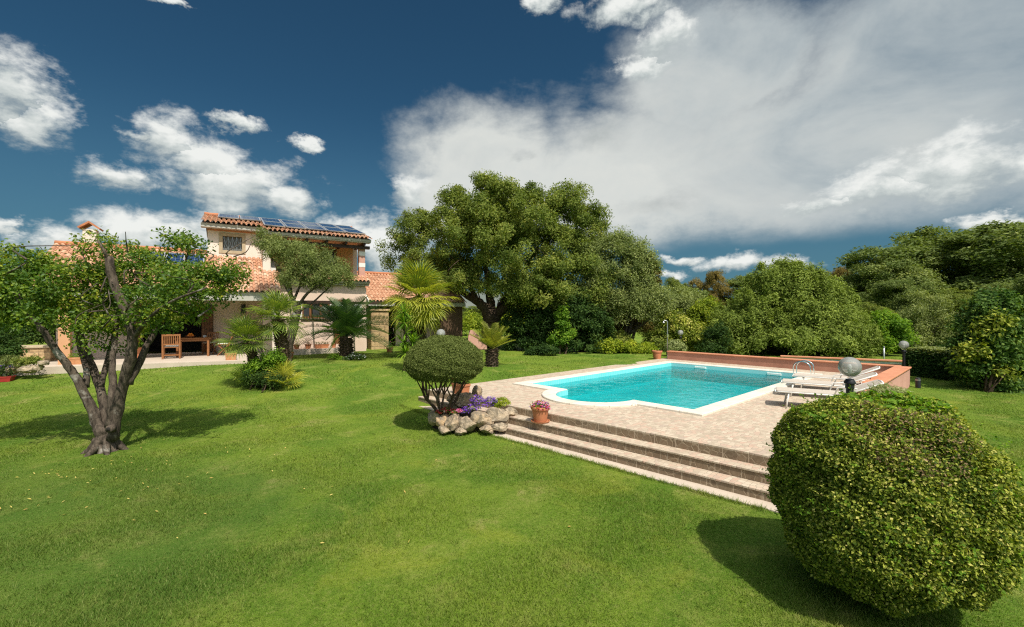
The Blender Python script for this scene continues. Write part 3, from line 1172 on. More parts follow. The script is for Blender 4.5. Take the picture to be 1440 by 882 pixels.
# curved steps inside the bay
for k, (rr, zz) in enumerate(((0.95, 0.26), (0.68, 0.16), (0.42, 0.06))):
    al = np.linspace(math.pi * 0.5, math.pi * 1.5, 20)
    lp = [(CU + 0.03 + rr * math.cos(t), -(CW + rr * math.sin(t))) for t in al]
    MB().poly(lp, depth, zz - 0.05).build('bay_step', 'pool_tile', pool, False, po)
for w in (1.55, 4.1):
    MB().box(PL - COPW - 0.05, PL - COPW - 0.005, -w - 0.22, -w + 0.22, DECK - 0.105, DECK - 0.03, 0.01).build('skimmer', 'white_paint', pool, False, po)
wl = outline(COPW + 0.011)
tri = np.array(tessellate_polygon([[Vector((*p, 0)) for p in wl]]))
P_ = np.array(wl)
ar = (P_[tri[:, 1], 0] - P_[tri[:, 0], 0]) * (P_[tri[:, 2], 1] - P_[tri[:, 0], 1]) - (P_[tri[:, 1], 1] - P_[tri[:, 0], 1]) * (P_[tri[:, 2], 0] - P_[tri[:, 0], 0])
tri[ar < 0] = tri[ar < 0][:, ::-1]
water = link_mesh('water', np.column_stack([P_, np.full(len(P_), DECK - 0.11)]), [tri], 'water')
tag(place_uw(water), 'clear turquoise pool water with small ripples', None, None, 'structure')

# ladder at the far right corner
lad = empty('pool_ladder', (*uw(7.75, 5.22), DECK), 'chrome pool ladder with two curved handrails at the pool corner', 'ladder', rz=ROT)
for du in (-0.24, 0.24):
    pts = []
    for t in np.linspace(0, 1, 18):
        al = math.pi * t
        pts.append((du, 0.12 + 0.34 * math.cos(math.pi - al) + (0.06 if t < .5 else 0) * (0.5 - t), 0.42 + 0.28 * math.sin(al)))
    pts = [(du, -0.22, 0.0)] + pts + [(du, 0.46, 0.0), (du, 0.46, -0.7)]
    MB().tube(pts, 0.021, 10).build('handrail', 'chrome', lad, True)
lad.scale = (0.72, 0.72, 0.72)
for z in (-0.25, -0.5):
    MB().box(-0.24, 0.24, 0.42, 0.50, z - 0.015, z + 0.015, 0.01).build('rung', 'chrome', lad)

# low rendered walls round the far side of the terrace
wl1 = empty('terrace_wall', (*uw(UB - 0.1, 3.1), DECK), 'long low salmon wall with orange capping behind the pool', 'wall', rz=ROT)
MB().box(-0.14, 0.14, -4.05, 3.72, -0.5, 0.31).build('wall', 'salmon_wall', wl1)
MB().box(-0.17, 0.17, -4.10, 3.75, 0.31, 0.355, 0.012).build('capping', 'orange_cap', wl1)
wl2 = empty('terrace_wall', (*uw(6.6, 7.27), DECK), 'short salmon wall with broad orange capping beside the sun loungers', 'wall', rz=ROT)
MB().box(-3.75, 3.2, -0.17, 0.15, -0.55, 0.31).build('wall', 'salmon_wall_outer', wl2)
MB().box(-3.79, 3.22, -0.21, 0.19, 0.312, 0.362, 0.012).build('capping', 'orange_cap', wl2)
gw = empty('garden_wall', (*P3(1205, 441, 18.2)[:2], 0.1), 'low brick wall with orange coping and blue tile trim beyond the terrace', 'wall', rz=R(-30))
MB().box(-2.6, 4.0, -0.12, 0.12, -0.3, 0.39).build('wall', 'red_brick', gw)
MB().box(-2.6, 4.0, -0.13, 0.13, 0.39, 0.48).build('tile_band', 'tile_trim', gw)
MB().box(-2.65, 4.05, -0.17, 0.17, 0.48, 0.54, 0.01).build('coping', 'orange_cap', gw)

# ------------------------------------------------------------------ the house
UH = unit([0.851, 0.525])
HROT = math.atan2(UH[1], UH[0])
HO = np.array([-13.2, 20.0])
HZ = 0.75
VH = np.array([-UH[1], UH[0]])


def hw(a, b):
    return HO + a * UH + b * VH


house = empty('house', (HO[0], HO[1], HZ), 'two storey pink villa with terracotta tile roofs and solar panels', 'house', rz=HROT)
OFF = (0, 0, HZ)


def part(mb, name, mat, parent=None, smooth=False):
    return mb.build(name, mat, parent or house, smooth, OFF)


def wall_x(mb, a0, a1, b0, b1, z0, z1, openings=()):
    """a wall along a with rectangular openings (a0, a1, z0, z1)"""
    cuts_a = sorted({a0, a1, *[o[0] for o in openings], *[o[1] for o in openings]})
    for p, q_ in zip(cuts_a[:-1], cuts_a[1:]):
        mid_ = (p + q_) / 2
        free = [(z0, z1)]
        for o in openings:
            if o[0] < mid_ < o[1]:
                nf = []
                for f0, f1 in free:
                    if o[2] > f0:
                        nf.append((f0, min(f1, o[2])))
                    if o[3] < f1:
                        nf.append((max(f0, o[3]), f1))
                free = nf
        for f0, f1 in free:
            if f1 - f0 > 1e-4:
                mb.box(p, q_, b0, b1, f0, f1)
    return mb


def tile_roof(name, a0, a1, b0, z0, b1, z1, seed, parent=None, tw=0.185, rl=0.34, ends=True):
    """barrel tiles from the eave (b0, z0) up to (b1, z1); b1 may lie before or behind b0"""
    rg = np.random.default_rng(seed)
    run = math.hypot(b1 - b0, z1 - z0)
    up = np.array([0, (b1 - b0) / run, (z1 - z0) / run])
    nrm = np.array([0, -up[2], up[1]]) if up[1] > 0 else np.array([0, up[2], -up[1]])
    nc = max(1, int(round((a1 - a0) / tw)))
    tw = (a1 - a0) / nc
    nr = max(1, int(math.ceil(run / rl)))
    rl = run / nr
    k = 9
    tt = np.linspace(0, 1, k)
    prof = np.where(tt < 0.68, 0.054 * np.sqrt(np.clip(1 - ((tt - 0.34) / 0.34) ** 2, 0, 1)), -0.028 * np.sqrt(np.clip(1 - ((tt - 0.84) / 0.16) ** 2, 0, 1)))
    Vv, Ff, Tt = [], [], []
    n0 = 0
    flip = up[1] < 0
    for r in range(nr):
        for c in range(nc):
            jit = rg.normal(0, 0.006, 3)
            x = a0 + (c + tt) * tw + jit[0]
            s0, s1 = r * rl - 0.03 + jit[1], (r + 1) * rl + 0.02
            lift0, lift1 = 0.026 + jit[2] * 0.5, 0.0
            base = np.array([0, b0, z0])
            lo_ = base + up * s0 + np.outer(prof + lift0, nrm)
            hi_ = base + up * s1 + np.outer(prof * 0.86 + lift1, nrm)
            lo_[:, 0] += x
            hi_[:, 0] += x
            lip = lo_ - nrm * 0.018
            Vv += [lip, lo_, hi_]
            idx = np.arange(k - 1)
            for s in (0, k):
                f = np.stack([n0 + s + idx, n0 + s + idx + 1, n0 + s + k + idx + 1, n0 + s + k + idx], -1)
                Ff.append(f[:, ::-1] if flip else f)
            t = float(np.clip(rg.normal(0.5, 0.24), 0, 1))
            Tt.append(np.full(2 * (k - 1), t))
            n0 += 3 * k
    o = link_mesh(name, np.concatenate(Vv) - np.array(OFF), [np.concatenate(Ff)], 'roof_tile', parent or house, True, np.concatenate(Tt))
    if hasattr(o.data, 'set_sharp_from_angle'):
        o.data.set_sharp_from_angle(angle=R(50))
    return o


def deckslab(b0, z0, b1, z1, a0, a1, th=0.10, drop=0.06):
    """the boarding below the tiles"""
    run = math.hypot(b1 - b0, z1 - z0)
    up = np.array([0, (b1 - b0) / run, (z1 - z0) / run])
    nrm = np.array([0, -up[2], up[1]]) if up[1] > 0 else np.array([0, up[2], -up[1]])
    c = np.array([(a0 + a1) / 2, (b0 + b1) / 2, (z0 + z1) / 2]) - nrm * (drop + th / 2)
    return MB().obox(c, np.array([(a1 - a0) / 2, 0, 0]), up * run / 2, nrm * th / 2)


# --- two storey block
WZ = 0.45                        # walls start below ground level
uwin = (0.33, 1.09, 5.27, 5.93)
part(wall_x(MB(), -0.22, 1.85, 0.0, 0.25, WZ, 6.42, [uwin]), 'wall', 'white_stucco')
part(MB().box(-0.215, 0.03, 0.25, 5.0, WZ, 6.45), 'wall', 'white_stucco')
part(MB().box(-0.22, 6.3, 4.9, 5.15, WZ, 6.45), 'wall', 'pink_stucco')
part(MB().box(6.05, 6.3, -1.05, 4.9, WZ, 3.9), 'wall', 'pink_stucco')
part(MB().box(6.05, 6.3, 0.65, 4.9, 3.9, 6.4), 'wall', 'pink_stucco')
part(MB().box(1.852, 2.15, -1.3, 0.7, 3.2, 6.0), 'wall', 'white_stucco')
gwin, gdoor = (3.43, 4.62, 2.22, 3.05), (4.78, 5.42, 1.0, 3.12)
part(wall_x(MB(), 2.151, 6.3, -1.3, -1.05, WZ, 3.72, [gwin, gdoor]), 'wall', 'pink_stucco')
part(MB().box(1.853, 2.15, -1.302, -0.2, WZ, 3.2), 'wall', 'pink_stucco')
part(MB().box(2.15, 6.3, -1.05, 0.65, 3.55, 3.75), 'balcony_floor', 'patio_floor')
ldoor = (4.45, 5.25, 3.75, 5.75)
part(wall_x(MB(), 2.151, 6.05, 0.45, 0.65, 3.75, 6.2, [ldoor]), 'wall', 'orange_stucco')
part(MB().box(2.2, 6.25, -1.3, -1.12, 3.72, 4.25), 'balcony_parapet', 'pink_stucco')
# loggia corner pillar, pink with white bands
pil = part(MB().box(5.97, 6.25, -1.28, -1.0, 4.25, 5.66), 'pillar', 'salmon_wall_outer')
for z in (4.72, 5.28):
    part(MB().box(5.962, 6.258, -1.288, -0.992, z, z + 0.2), 'band', 'white_paint', pil)
part(MB().box(2.1, 6.45, -1.42, -1.22, 5.60, 5.74), 'beam', 'dark_wood')
for a in np.arange(2.7, 6.2, 0.85):
    part(MB().box(a, a + 0.1, -1.62, 0.4, 5.745, 5.85), 'rafter', 'dark_wood')
part(MB().box(1.86, 6.42, -1.72, -1.36, 5.86, 5.98), 'fascia', 'fascia')
part(MB().box(2.15, 6.3, -1.36, 0.45, 5.9, 5.98), 'soffit', 'orange_stucco')
part(MB().box(-0.45, 1.84, -0.42, 0.0, 6.20, 6.36), 'fascia', 'fascia')
part(MB().box(-0.215, 1.84, -0.02, 0.0, 6.12, 6.195), 'orange_moulding', 'orange_cap')

SL = 0.27
mr = tile_roof('roof', -0.45, 1.85, -0.52, 6.42, 2.5, 6.42 + SL * 3.02, 1)
part(deckslab(-0.46, 6.42, 2.45, 6.42 + SL * 2.91, -0.42, 1.85), 'boarding', 'fascia', mr)
mr2 = tile_roof('roof', 1.85, 6.45, -1.85, 6.06, 2.5, 6.06 + SL * 4.35, 2)
part(deckslab(-1.80, 6.06, 2.45, 6.06 + SL * 4.25, 1.85, 6.42), 'boarding', 'fascia', mr2)
tile_roof('roof', -0.45, 6.45, 5.4, 6.45, 2.52, 7.22, 3)
part(MB().tube([(a, 2.5, 7.28 + 0.01 * math.sin(a * 9)) for a in np.linspace(-0.45, 6.45, 30)], 0.085, 10), 'ridge', 'terracotta', None, True)


def solar(a0, a1, b0, b1, slope, bz, z0, lift=0.12):
    """a panel lying on the roof plane z = z0 + slope (b - bz)"""
    f = lambda b: z0 + slope * (b - bz) + lift
    up = unit([0, b1 - b0, f(b1) - f(b0)])
    nr_ = np.array([0, -up[2], up[1]])
    c = np.array([(a0 + a1) / 2, (b0 + b1) / 2, (f(b0) + f(b1)) / 2])
    L2 = math.hypot(b1 - b0, f(b1) - f(b0)) / 2
    o = MB().obox(c, np.array([(a1 - a0) / 2, 0, 0]), up * L2, nr_ * 0.018)
    pn = part(o, 'solar_panel', 'solar_cell')
    fr = MB()
    hx, t = (a1 - a0) / 2, 0.028
    for sx in (-1, 1):
        fr.obox(c + np.array([sx * (hx - t), 0, 0]) + nr_ * 0.004, np.array([t, 0, 0]), up * L2, nr_ * 0.024)
    for sy in (-1, 1):
        fr.obox(c + up * sy * (L2 - t) + nr_ * 0.004, np.array([hx - 2 * t, 0, 0]), up * t, nr_ * 0.024)
    part(fr, 'panel_frame', 'aluminium', pn)


pw_ = (6.3 - 0.12) / 7
for k in range(7):
    a0 = 0.12 + k * pw_
    solar(a0 + 0.015, a0 + pw_ - 0.015, 0.62, 2.35, SL, -0.52, 6.42)
for k in range(2, 7):
    a0 = 0.12 + k * pw_
    solar(a0 + 0.015, a0 + pw_ - 0.015, -1.18, 0.57, SL, -0.52, 6.42)

# small upper window with a stone surround and an iron grille
w_ = part(MB().box(0.32, 1.10, 0.12, 0.14, 5.26, 5.94), 'window', 'shutter_grey')
fr = MB()
fr.box(0.20, 0.34, -0.03, 0.05, 5.15, 6.05).box(1.08, 1.22, -0.03, 0.05, 5.15, 6.05)
fr.box(0.34, 1.08, -0.03, 0.05, 5.92, 6.05).box(0.34, 1.08, -0.035, 0.05, 5.15, 5.28)
part(fr, 'surround', 'window_stone', w_)
gr = MB()
for k in range(5):
    x = 0.40 + k * 0.155
    gr.box(x - 0.006, x + 0.006, 0.06, 0.075, 5.28, 5.92)
for k in range(4):
    gr.bar((0.36 + k * .17, 0.055, 5.3), (0.56 + k * .17, 0.055, 5.9), 0.009, 0.009)
    gr.bar((0.56 + k * .17, 0.055, 5.3), (0.36 + k * .17, 0.055, 5.9), 0.012, 0.012)
part(gr, 'grille', 'grey_metal', w_)
# loggia door
d_ = part(MB().box(4.47, 5.23, 0.50, 0.55, 3.75, 5.73), 'door', 'brown_wood')
part(MB().box(4.56, 4.83, 0.485, 0.499, 4.3, 5.6).box(4.88, 5.14, 0.485, 0.499, 4.3, 5.6), 'pane', 'window_glass', d_)

# ground floor window and door
w_ = part(MB().box(3.44, 4.61, -1.14, -1.12, 2.23, 3.04), 'window', 'window_glass')
fr = MB()
for a, b in ((3.44, 3.50), (3.74, 3.86), (4.19, 4.30), (4.55, 4.61)):
    fr.box(a, b, -1.20, -1.13, 2.23, 3.04)
fr.box(3.50, 3.74, -1.195, -1.13, 2.23, 2.31).box(3.86, 4.19, -1.195, -1.13, 2.23, 2.31).box(4.30, 4.55, -1.195, -1.13, 2.23, 2.31)
fr.box(3.50, 3.74, -1.195, -1.13, 2.97, 3.04).box(3.86, 4.19, -1.195, -1.13, 2.97, 3.04).box(4.30, 4.55, -1.195, -1.13, 2.97, 3.04)
part(fr, 'frame', 'brown_wood', w_)
part(MB().box(3.36, 4.69, -1.36, -1.2, 2.14, 2.215), 'sill', 'dark_wood', w_)
sh1 = MB().box(3.10, 3.41, -1.345, -1.305, 2.22, 3.05)
part(sh1, 'shutter', 'white_paint', w_)
part(MB().box(4.63, 4.75, -1.345, -1.305, 2.22, 3.05), 'shutter', 'white_paint', w_)
d_ = part(MB().box(4.80, 5.40, -1.16, -1.12, 1.0, 3.10), 'door', 'window_glass')
fr = MB().box(4.78, 4.88, -1.31, -1.11, 1.0, 3.12).box(5.32, 5.42, -1.31, -1.11, 1.0, 3.12).box(4.88, 5.32, -1.31, -1.11, 2.98, 3.12).box(4.88, 5.32, -1.2, -1.11, 1.0, 1.5)
part(fr, 'frame', 'brown_wood', d_)
lv = MB()
for z in np.arange(1.55, 2.95, 0.09):
    lv.bar((4.88, -1.19, z), (5.32, -1.19, z), 0.05, 0.018, (0, 0.6, 0.8))
part(lv, 'louvre', 'grey_metal', d_)
# skirt of tiles between the floors
sk = tile_roof('roof', 2.2, 6.42, -1.68, 4.02, -1.28, 4.27, 5)
part(deckslab(-1.65, 4.02, -1.3, 4.25, 2.2, 6.4), 'boarding', 'fascia', sk)
part(MB().box(2.25, 6.4, -1.45, -1.302, 3.80, 3.90), 'cornice', 'fascia')
ac = part(MB().box(5.62, 6.02, -1.62, -1.32, 2.52, 2.93, 0.02), 'air_conditioner', 'white_paint')
part(MB().tube([(5.78, -1.625, 2.72), (5.78, -1.64, 2.72)], 0.14, 20), 'fan_guard', 'grey_metal', ac)
part(MB().box(2.2, 6.75, -3.05, -2.93, 2.86, 2.98), 'pergola_beam', 'dark_wood')
for a in (2.9, 3.8, 4.7, 5.6):
    part(MB().box(a, a + 0.07, -2.93, -1.3, 2.88, 2.97), 'pergola_rafter', 'dark_wood')

# --- low wing with the porch
PE, PB = (-3.25, 3.33), (0.28, 5.12)
lr = tile_roof('roof', -5.15, 1.85, PE[0], PE[1], -0.02, 5.0, 7)
lr3 = tile_roof('roof', 1.85, 2.42, PE[0], PE[1], -1.3, PE[1] + 1.95 * 0.517, 9)
lr4 = tile_roof('roof', -5.15, -0.24, -0.02, 5.0, 0.30, 5.16, 12)
tile_roof('roof', -5.15, -0.24, 4.2, 3.3, 0.32, 5.16, 8)
part(deckslab(PE[0] + 0.03, PE[1], -0.05, 4.99, -5.11, 2.38, 0.08, 0.05), 'boarding', 'fascia', lr)
part(MB().box(-5.05, 2.36, -3.16, -2.92, 2.96, 3.22), 'fascia', 'fascia')
part(MB().tube([(a, 0.30, 5.20) for a in np.linspace(-5.15, -0.26, 20)], 0.09, 10), 'ridge', 'terracotta', None, True)
for k in range(3):
    a0 = -2.3 + k * 0.68
    solar(a0, a0 + 0.65, -1.35, -0.25, 0.517, PE[0], PE[1], 0.10)
pdoor = (-2.6, 0.0, 0.78, 2.80)
part(wall_x(MB(), -5.0, 1.852, -0.2, -0.02, WZ, 4.6, [pdoor]), 'wall', 'pink_stucco')
part(MB().box(-5.0, -4.75, -0.02, 4.0, WZ, 3.4), 'wall', 'pink_stucco')
part(MB().box(-4.75, -0.24, 3.8, 4.0, WZ, 3.4), 'wall', 'pink_stucco')
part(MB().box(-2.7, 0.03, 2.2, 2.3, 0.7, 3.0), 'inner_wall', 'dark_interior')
dd = part(MB().box(-0.42, -0.02, -0.30, -0.205, 0.78, 2.78), 'door', 'brown_wood')
dm = MB()
for k in range(4):
    dm.box(-0.41 + k * 0.1, -0.335 + k * 0.1, -0.318, -0.302, 0.82, 2.74)
part(dm, 'door_board', 'brown_wood', dd)
part(MB().box(-2.62, -2.5, -0.28, -0.1, 0.78, 2.8).box(-2.5, -0.42, -0.26, -0.1, 2.72, 2.8), 'door_frame', 'brown_wood')
part(MB().box(2.10, 2.34, -3.12, -2.88, WZ, 2.96), 'pillar', 'white_stucco')
part(MB().box(-4.25, -3.95, -3.12, -2.86, WZ, 2.96), 'pillar', 'orange_stucco')
part(MB().box(0.15, 1.84, -0.50, -0.202, 0.74, 1.02), 'plinth', 'patio_floor')
lam = part(MB().box(1.05, 1.21, -0.42, -0.24, 2.45, 2.85), 'wall_lantern', 'black_metal')
# chimney with a little tiled hat
ch = part(MB().box(-4.42, -4.0, 0.6, 1.0, 4.6, 5.86), 'chimney', 'white_stucco')
part(MB().box(-4.27, -4.15, 0.585, 0.6, 5.66, 5.82), 'flue', 'dark_interior', ch)
hat = MB()
hat.bar((-4.5, 0.8, 5.9), (-4.21, 0.8, 6.14), 0.62, 0.05, (0, 1, 0)).bar((-4.21, 0.8, 6.14), (-3.92, 0.8, 5.9), 0.62, 0.05, (0, 1, 0))
hat = MB()
for s in (-1, 1):
    hat.obox((-4.21 + s * 0.16, 0.8, 6.02), np.array([s * 0.17, 0, -0.13]), (0, 0.32, 0), np.array([0.02, 0, s * 0.026]) * s)
part(hat, 'chimney_hat', 'terracotta', ch)

# --- right hand wing, open porch
rr_ = tile_roof('roof', 6.62, 12.1, -0.56, 3.10, 2.64, 4.75, 21)
part(deckslab(-0.52, 3.10, 2.6, 4.73, 6.66, 12.06, 0.1, 0.05), 'boarding', 'fascia', rr_)
tile_roof('roof', 6.62, 12.1, 5.8, 3.10, 2.66, 4.75, 22)
part(MB().tube([(a, 2.65, 4.80) for a in np.linspace(6.6, 12.1, 16)], 0.085, 10), 'ridge', 'terracotta', None, True)
bg_ = MB()
sl_ = (4.75 - 3.10) / 3.2
bg_.obox((6.585, 1.04, 3.10 + 1.6 * sl_ - 0.06), (0.022, 0, 0), (0, 1.62, 1.62 * sl_), (0, 0, 0.13))
part(bg_, 'bargeboard', 'white_paint')
part(MB().box(6.62, 12.08, -0.50, -0.28, 2.84, 3.02), 'fascia', 'fascia')
part(MB().box(8.6, 12.0, 1.4, 1.6, WZ, 3.6), 'wall', 'pink_stucco')
part(MB().box(10.65, 12.0, -0.26, -0.06, WZ, 2.84), 'wall', 'cane')
part(MB().box(11.85, 12.0, -0.06, 5.6, WZ, 3.4), 'wall', 'pink_stucco')
part(MB().box(6.66, 6.86, 0.4, 5.6, WZ, 3.6), 'wall', 'pink_stucco')
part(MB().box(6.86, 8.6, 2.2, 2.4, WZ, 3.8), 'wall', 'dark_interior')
part(MB().box(6.62, 12.0, 5.4, 5.6, WZ, 3.2), 'wall', 'pink_stucco')
sp_ = part(MB().box(6.72, 7.62, -0.62, 0.05, WZ, 2.56, 0.03), 'stone_pier', 'ashlar')
part(MB().box(6.66, 7.68, -0.68, 0.11, 2.56, 2.68, 0.02), 'pier_cap', 'ashlar', sp_)

# paved patio in front of the porch
pat = [(-20.5, 12.6), (-14.9, 14.55), (-10.25, 16.3), (-9.2, 16.75), *[tuple(hw(2.14, -1.35))], *[tuple(hw(1.8, -0.15))], *[tuple(hw(-6.2, -0.15))]]
patio = MB().poly(pat, 0.3, 0.735).build('patio', 'patio_floor')
tag(patio, kind='structure')

# distant hill seen through the gap beside the house
hx = np.linspace(-900, 500, 60)
hy = np.linspace(900, 1700, 24)
HX, HY = np.meshgrid(hx, hy)
rh = np.random.default_rng(5)
HZm = 62 * np.exp(-((HX + 130) / 260) ** 2) * np.exp(-((HY - 1250) / 230) ** 2) + 34 * np.exp(-((HX + 520) / 200) ** 2) * np.exp(-((HY - 1300) / 250) ** 2) + 26 * np.exp(-((HX - 250) / 240) ** 2) * np.exp(-((HY - 1350) / 250) ** 2)
HZm = HZm + rh.normal(0, 1.0, HZm.shape) - 1.0
ny, nx = HX.shape
i, j = np.meshgrid(np.arange(ny - 1), np.arange(nx - 1), indexing='ij')
hills = link_mesh('hills', np.stack([HX.ravel(), HY.ravel(), HZm.ravel()], -1), [np.stack([i * nx + j, i * nx + j + 1, (i + 1) * nx + j + 1, (i + 1) * nx + j], -1).reshape(-1, 4)], 'hill', smooth=True)
tag(hills, kind='structure')

# ------------------------------------------------------------------ trees and shrubs


def plant(name, label, cat, base, group=None):
    return empty(name, tuple(base), label, cat, group)


def on_ground(px, d):
    x = (px - 720) / F * d
    return np.array([x, d, gz(x, d)])


# --- the old many-stemmed fruit tree on the left
rng = np.random.default_rng(11)
d0 = 8.1
base = on_ground(149, d0)
tr = plant('fruit_tree', 'old fruit tree with several leaning grey stems and sparse yellow green leaves', 'tree', base)
mb = MB()
b0_ = P3(150, 632, d0)
Q = lambda pts: [P3(a, b, d0 + c) for a, b, c in pts]
limb(mb, Q([(150, 640, 0), (150, 618, 0), (150, 600, 0)]), 0.185, 0.16, rng, 14)
limb(mb, Q([(143, 612, 0), (131, 580, 0), (117, 551, -.05), (103, 525, -.1), (84, 500, -.2), (62, 468, -.3), (38, 438, -.4), (20, 410, -.5)]), 0.092, 0.035, rng, 10)
limb(mb, Q([(120, 545, 0), (122, 520, .1), (112, 490, .3), (104, 455, .5)]), 0.06, 0.025, rng, 8)
limb(mb, Q([(148, 605, .08), (146, 570, .15), (134, 528, .25), (124, 502, .3), (112, 470, .4), (98, 425, .5), (90, 372, .5)]), 0.078, 0.05, rng, 10)
limb(mb, Q([(141, 545, .2), (150, 510, .4), (160, 470, .6), (170, 430, .8)]), 0.055, 0.02, rng, 8)
limb(mb, Q([(155, 600, -.05), (158, 565, -.1), (158, 520, .05), (161, 480, .2), (166, 440, .4)]), 0.085, 0.03, rng, 9)
limb(mb, Q([(158, 618, -.05), (165, 575, -.05), (176, 530, -.1), (186, 492, -.15), (184, 456, -.2), (170, 422, -.2), (158, 390, -.2), (153, 362, -.2)]), 0.10, 0.062, rng, 12)
limb(mb, Q([(180, 540, -.05), (196, 510, .05), (211, 478, .2), (232, 446, .4), (262, 415, .6), (300, 390, .7)]), 0.075, 0.02, rng, 9)
limb(mb, Q([(186, 480, -.1), (206, 452, -.4), (240, 425, -.7), (290, 405, -.9)]), 0.045, 0.015, rng, 7)
limb(mb, Q([(153, 368, -.2), (146, 352, -.3), (138, 338, -.3)]), 0.035, 0.012, rng, 7)
limb(mb, Q([(240, 440, .4), (255, 400, .5), (262, 365, .5), (268, 342, .5)]), 0.03, 0.01, rng, 6)
for k in range(46):
    a_, b_ = rng.uniform(10, 330), rng.uniform(350, 470)
    e_ = rng.normal(0, 0.6)
    limb(mb, Q([(a_, b_, e_), (a_ + rng.normal(0, 14), b_ - rng.uniform(5, 20), e_ + rng.normal(0, .2)), (a_ + rng.normal(0, 26), b_ - rng.uniform(12, 34), e_ + rng.normal(0, .3))]), 0.014, 0.005, rng, 5, 3)
for al in (0.3, 1.4, 2.6, 3.6, 4.5, 5.5):
    dv_ = np.array([math.cos(al), math.sin(al), 0])
    limb(mb, [base + dv_ * .10 + [0, 0, .22], base + dv_ * .21 + [0, 0, .07], base + dv_ * .36 + [0, 0, -.05]], .085, .03, rng, 8, 4)
trunk = mb.build('trunk', 'bark_grey', tr, True, base)
mb = MB()
c_ = P3(155, 603, d0 - 0.20)
mb.tube([c_ + np.array([0, 0.05, 0]), c_ + np.array([0, -0.035, 0])], [0.075, 0.062], 12)
knot = mb.build('knot', 'bark_grey', tr, True, base)
mb = MB().tube([c_ + np.array([0, -0.03, 0]), c_ + np.array([0, -0.039, 0])], [0.038, 0.036], 12)
mb.build('hollow', 'dark_interior', knot, True, base)
LB = [lobe(px, py, rx, ry, d0, rd, dd) for px, py, rx, ry, rd, dd in [
    (25, 385, 44, 30, .8, 0), (58, 430, 58, 40, .9, -.2), (2, 430, 45, 46, 1.0, .1), (112, 400, 46, 36, .8, .2), (158, 432, 50, 44, .6, .75),
    (152, 470, 34, 34, .7, .2), (218, 398, 46, 38, .7, .5), (250, 412, 52, 40, .9, 0), (292, 395, 46, 26, .8, .2), (128, 346, 24, 20, .5, 0), (175, 352, 14, 12, .4, .2), (42, 356, 22, 10, .4, .1),
    (256, 346, 24, 20, .5, .2), (236, 445, 36, 26, .7, .1), (325, 385, 30, 12, .5, .3), (-30, 420, 40, 50, 1.0, 0), (200, 366, 30, 14, .4, .4), (75, 375, 26, 18, .5, 0.2), (150, 385, 22, 20, .4, .5)]]
crown('crown', tr, 'leaf_citrus', LB, 760, 52, 0.19, 0.066, 0.038, 12, base, 0.9, 0.5, 0.6, 0.8, -0.85)

# --- feathery olive beside the house
d0 = 17.4
base = on_ground(403, d0)
tr = plant('olive_tree', 'slender leaning olive tree with a feathery crown in front of the house', 'tree', base)
mb = MB()
rng = np.random.default_rng(21)
limb(mb, Q([(402, 512, 0), (404, 495, 0), (410, 470, 0), (416, 448, 0), (418, 430, 0)]), 0.19, 0.14, rng, 12)
limb(mb, Q([(418, 434, 0), (404, 405, 0), (394, 380, .1), (380, 360, .2), (372, 340, .2)]), 0.10, 0.025, rng, 8)
limb(mb, Q([(416, 445, 0), (411, 420, .2), (405, 385, .3), (398, 355, .4)]), 0.08, 0.025, rng, 8)
limb(mb, Q([(419, 432, 0), (430, 415, -.2), (446, 403, -.3), (470, 392, -.4)]), 0.07, 0.02, rng, 8)
limb(mb, Q([(418, 440, 0), (440, 425, 0), (462, 405, .2), (478, 390, .3)]), 0.05, 0.015, rng, 7)
limb(mb, Q([(412, 425, 0), (425, 395, .3), (440, 370, .5)]), 0.06, 0.02, rng, 7)
for k in range(20):
    a_, b_ = rng.uniform(385, 470), rng.uniform(385, 408)
    limb(mb, Q([(a_, b_, rng.normal(0, .3)), (a_ + rng.normal(4, 5), b_ - 12, 0), (a_ + rng.normal(8, 9), b_ - 28, rng.normal(0, .5))]), 0.02, 0.006, rng, 5, 3)
mb.build('trunk', 'bark_grey', tr, True, base)
LB = [lobe(px, py, rx, ry, d0, rd, 0) for px, py, rx, ry, rd in [(376, 342, 14, 20, .5), (388, 352, 18, 18, .6), (412, 356, 26, 18, .8), (440, 368, 34, 22, .9), (466, 384, 30, 20, .9), (425, 388, 34, 18, .9), (484, 392, 15, 13, .6), (450, 400, 26, 9, .6)]]
crown('crown', tr, 'leaf_olive', LB, 330, 90, 0.21, 0.105, 0.024, 22, base, 0.75, 0.2, 0.6, 1.0, -0.8)

# --- the great evergreen in the middle
d0 = 25.5
base = on_ground(692, d0)
tr = plant('evergreen_tree', 'big spreading evergreen tree with dark forked trunk between house and pool', 'tree', base)
mb = MB()
rng = np.random.default_rng(31)
limb(mb, Q([(694, 486, 0), (692, 470, 0), (692, 455, 0), (693, 444, 0)]), 0.62, 0.48, rng, 14)
limb(mb, Q([(692, 450, 0), (680, 432, 0), (662, 418, .4), (640, 405, 1.6), (605, 380, 3), (580, 360, 3.4)]), 0.36, 0.06, rng, 10)
limb(mb, Q([(692, 448, 0), (689, 420, .3), (686, 392, .6), (680, 350, 1), (690, 300, 1)]), 0.32, 0.05, rng, 10)
limb(mb, Q([(694, 446, 0), (708, 434, -.2), (724, 422, -.4), (745, 405, -.8), (780, 370, -1)]), 0.34, 0.06, rng, 10)
limb(mb, Q([(700, 440, 0), (712, 418, .8), (730, 395, 1.4), (760, 340, 2)]), 0.26, 0.05, rng, 9)
limb(mb, Q([(672, 426, -.2), (660, 400, .6), (650, 370, 1.2), (640, 330, 1.6)]), 0.18, 0.04, rng, 8)
limb(mb, Q([(742, 407, -.8), (775, 408, -1.4), (810, 412, -1.8)]), 0.14, 0.04, rng, 8)
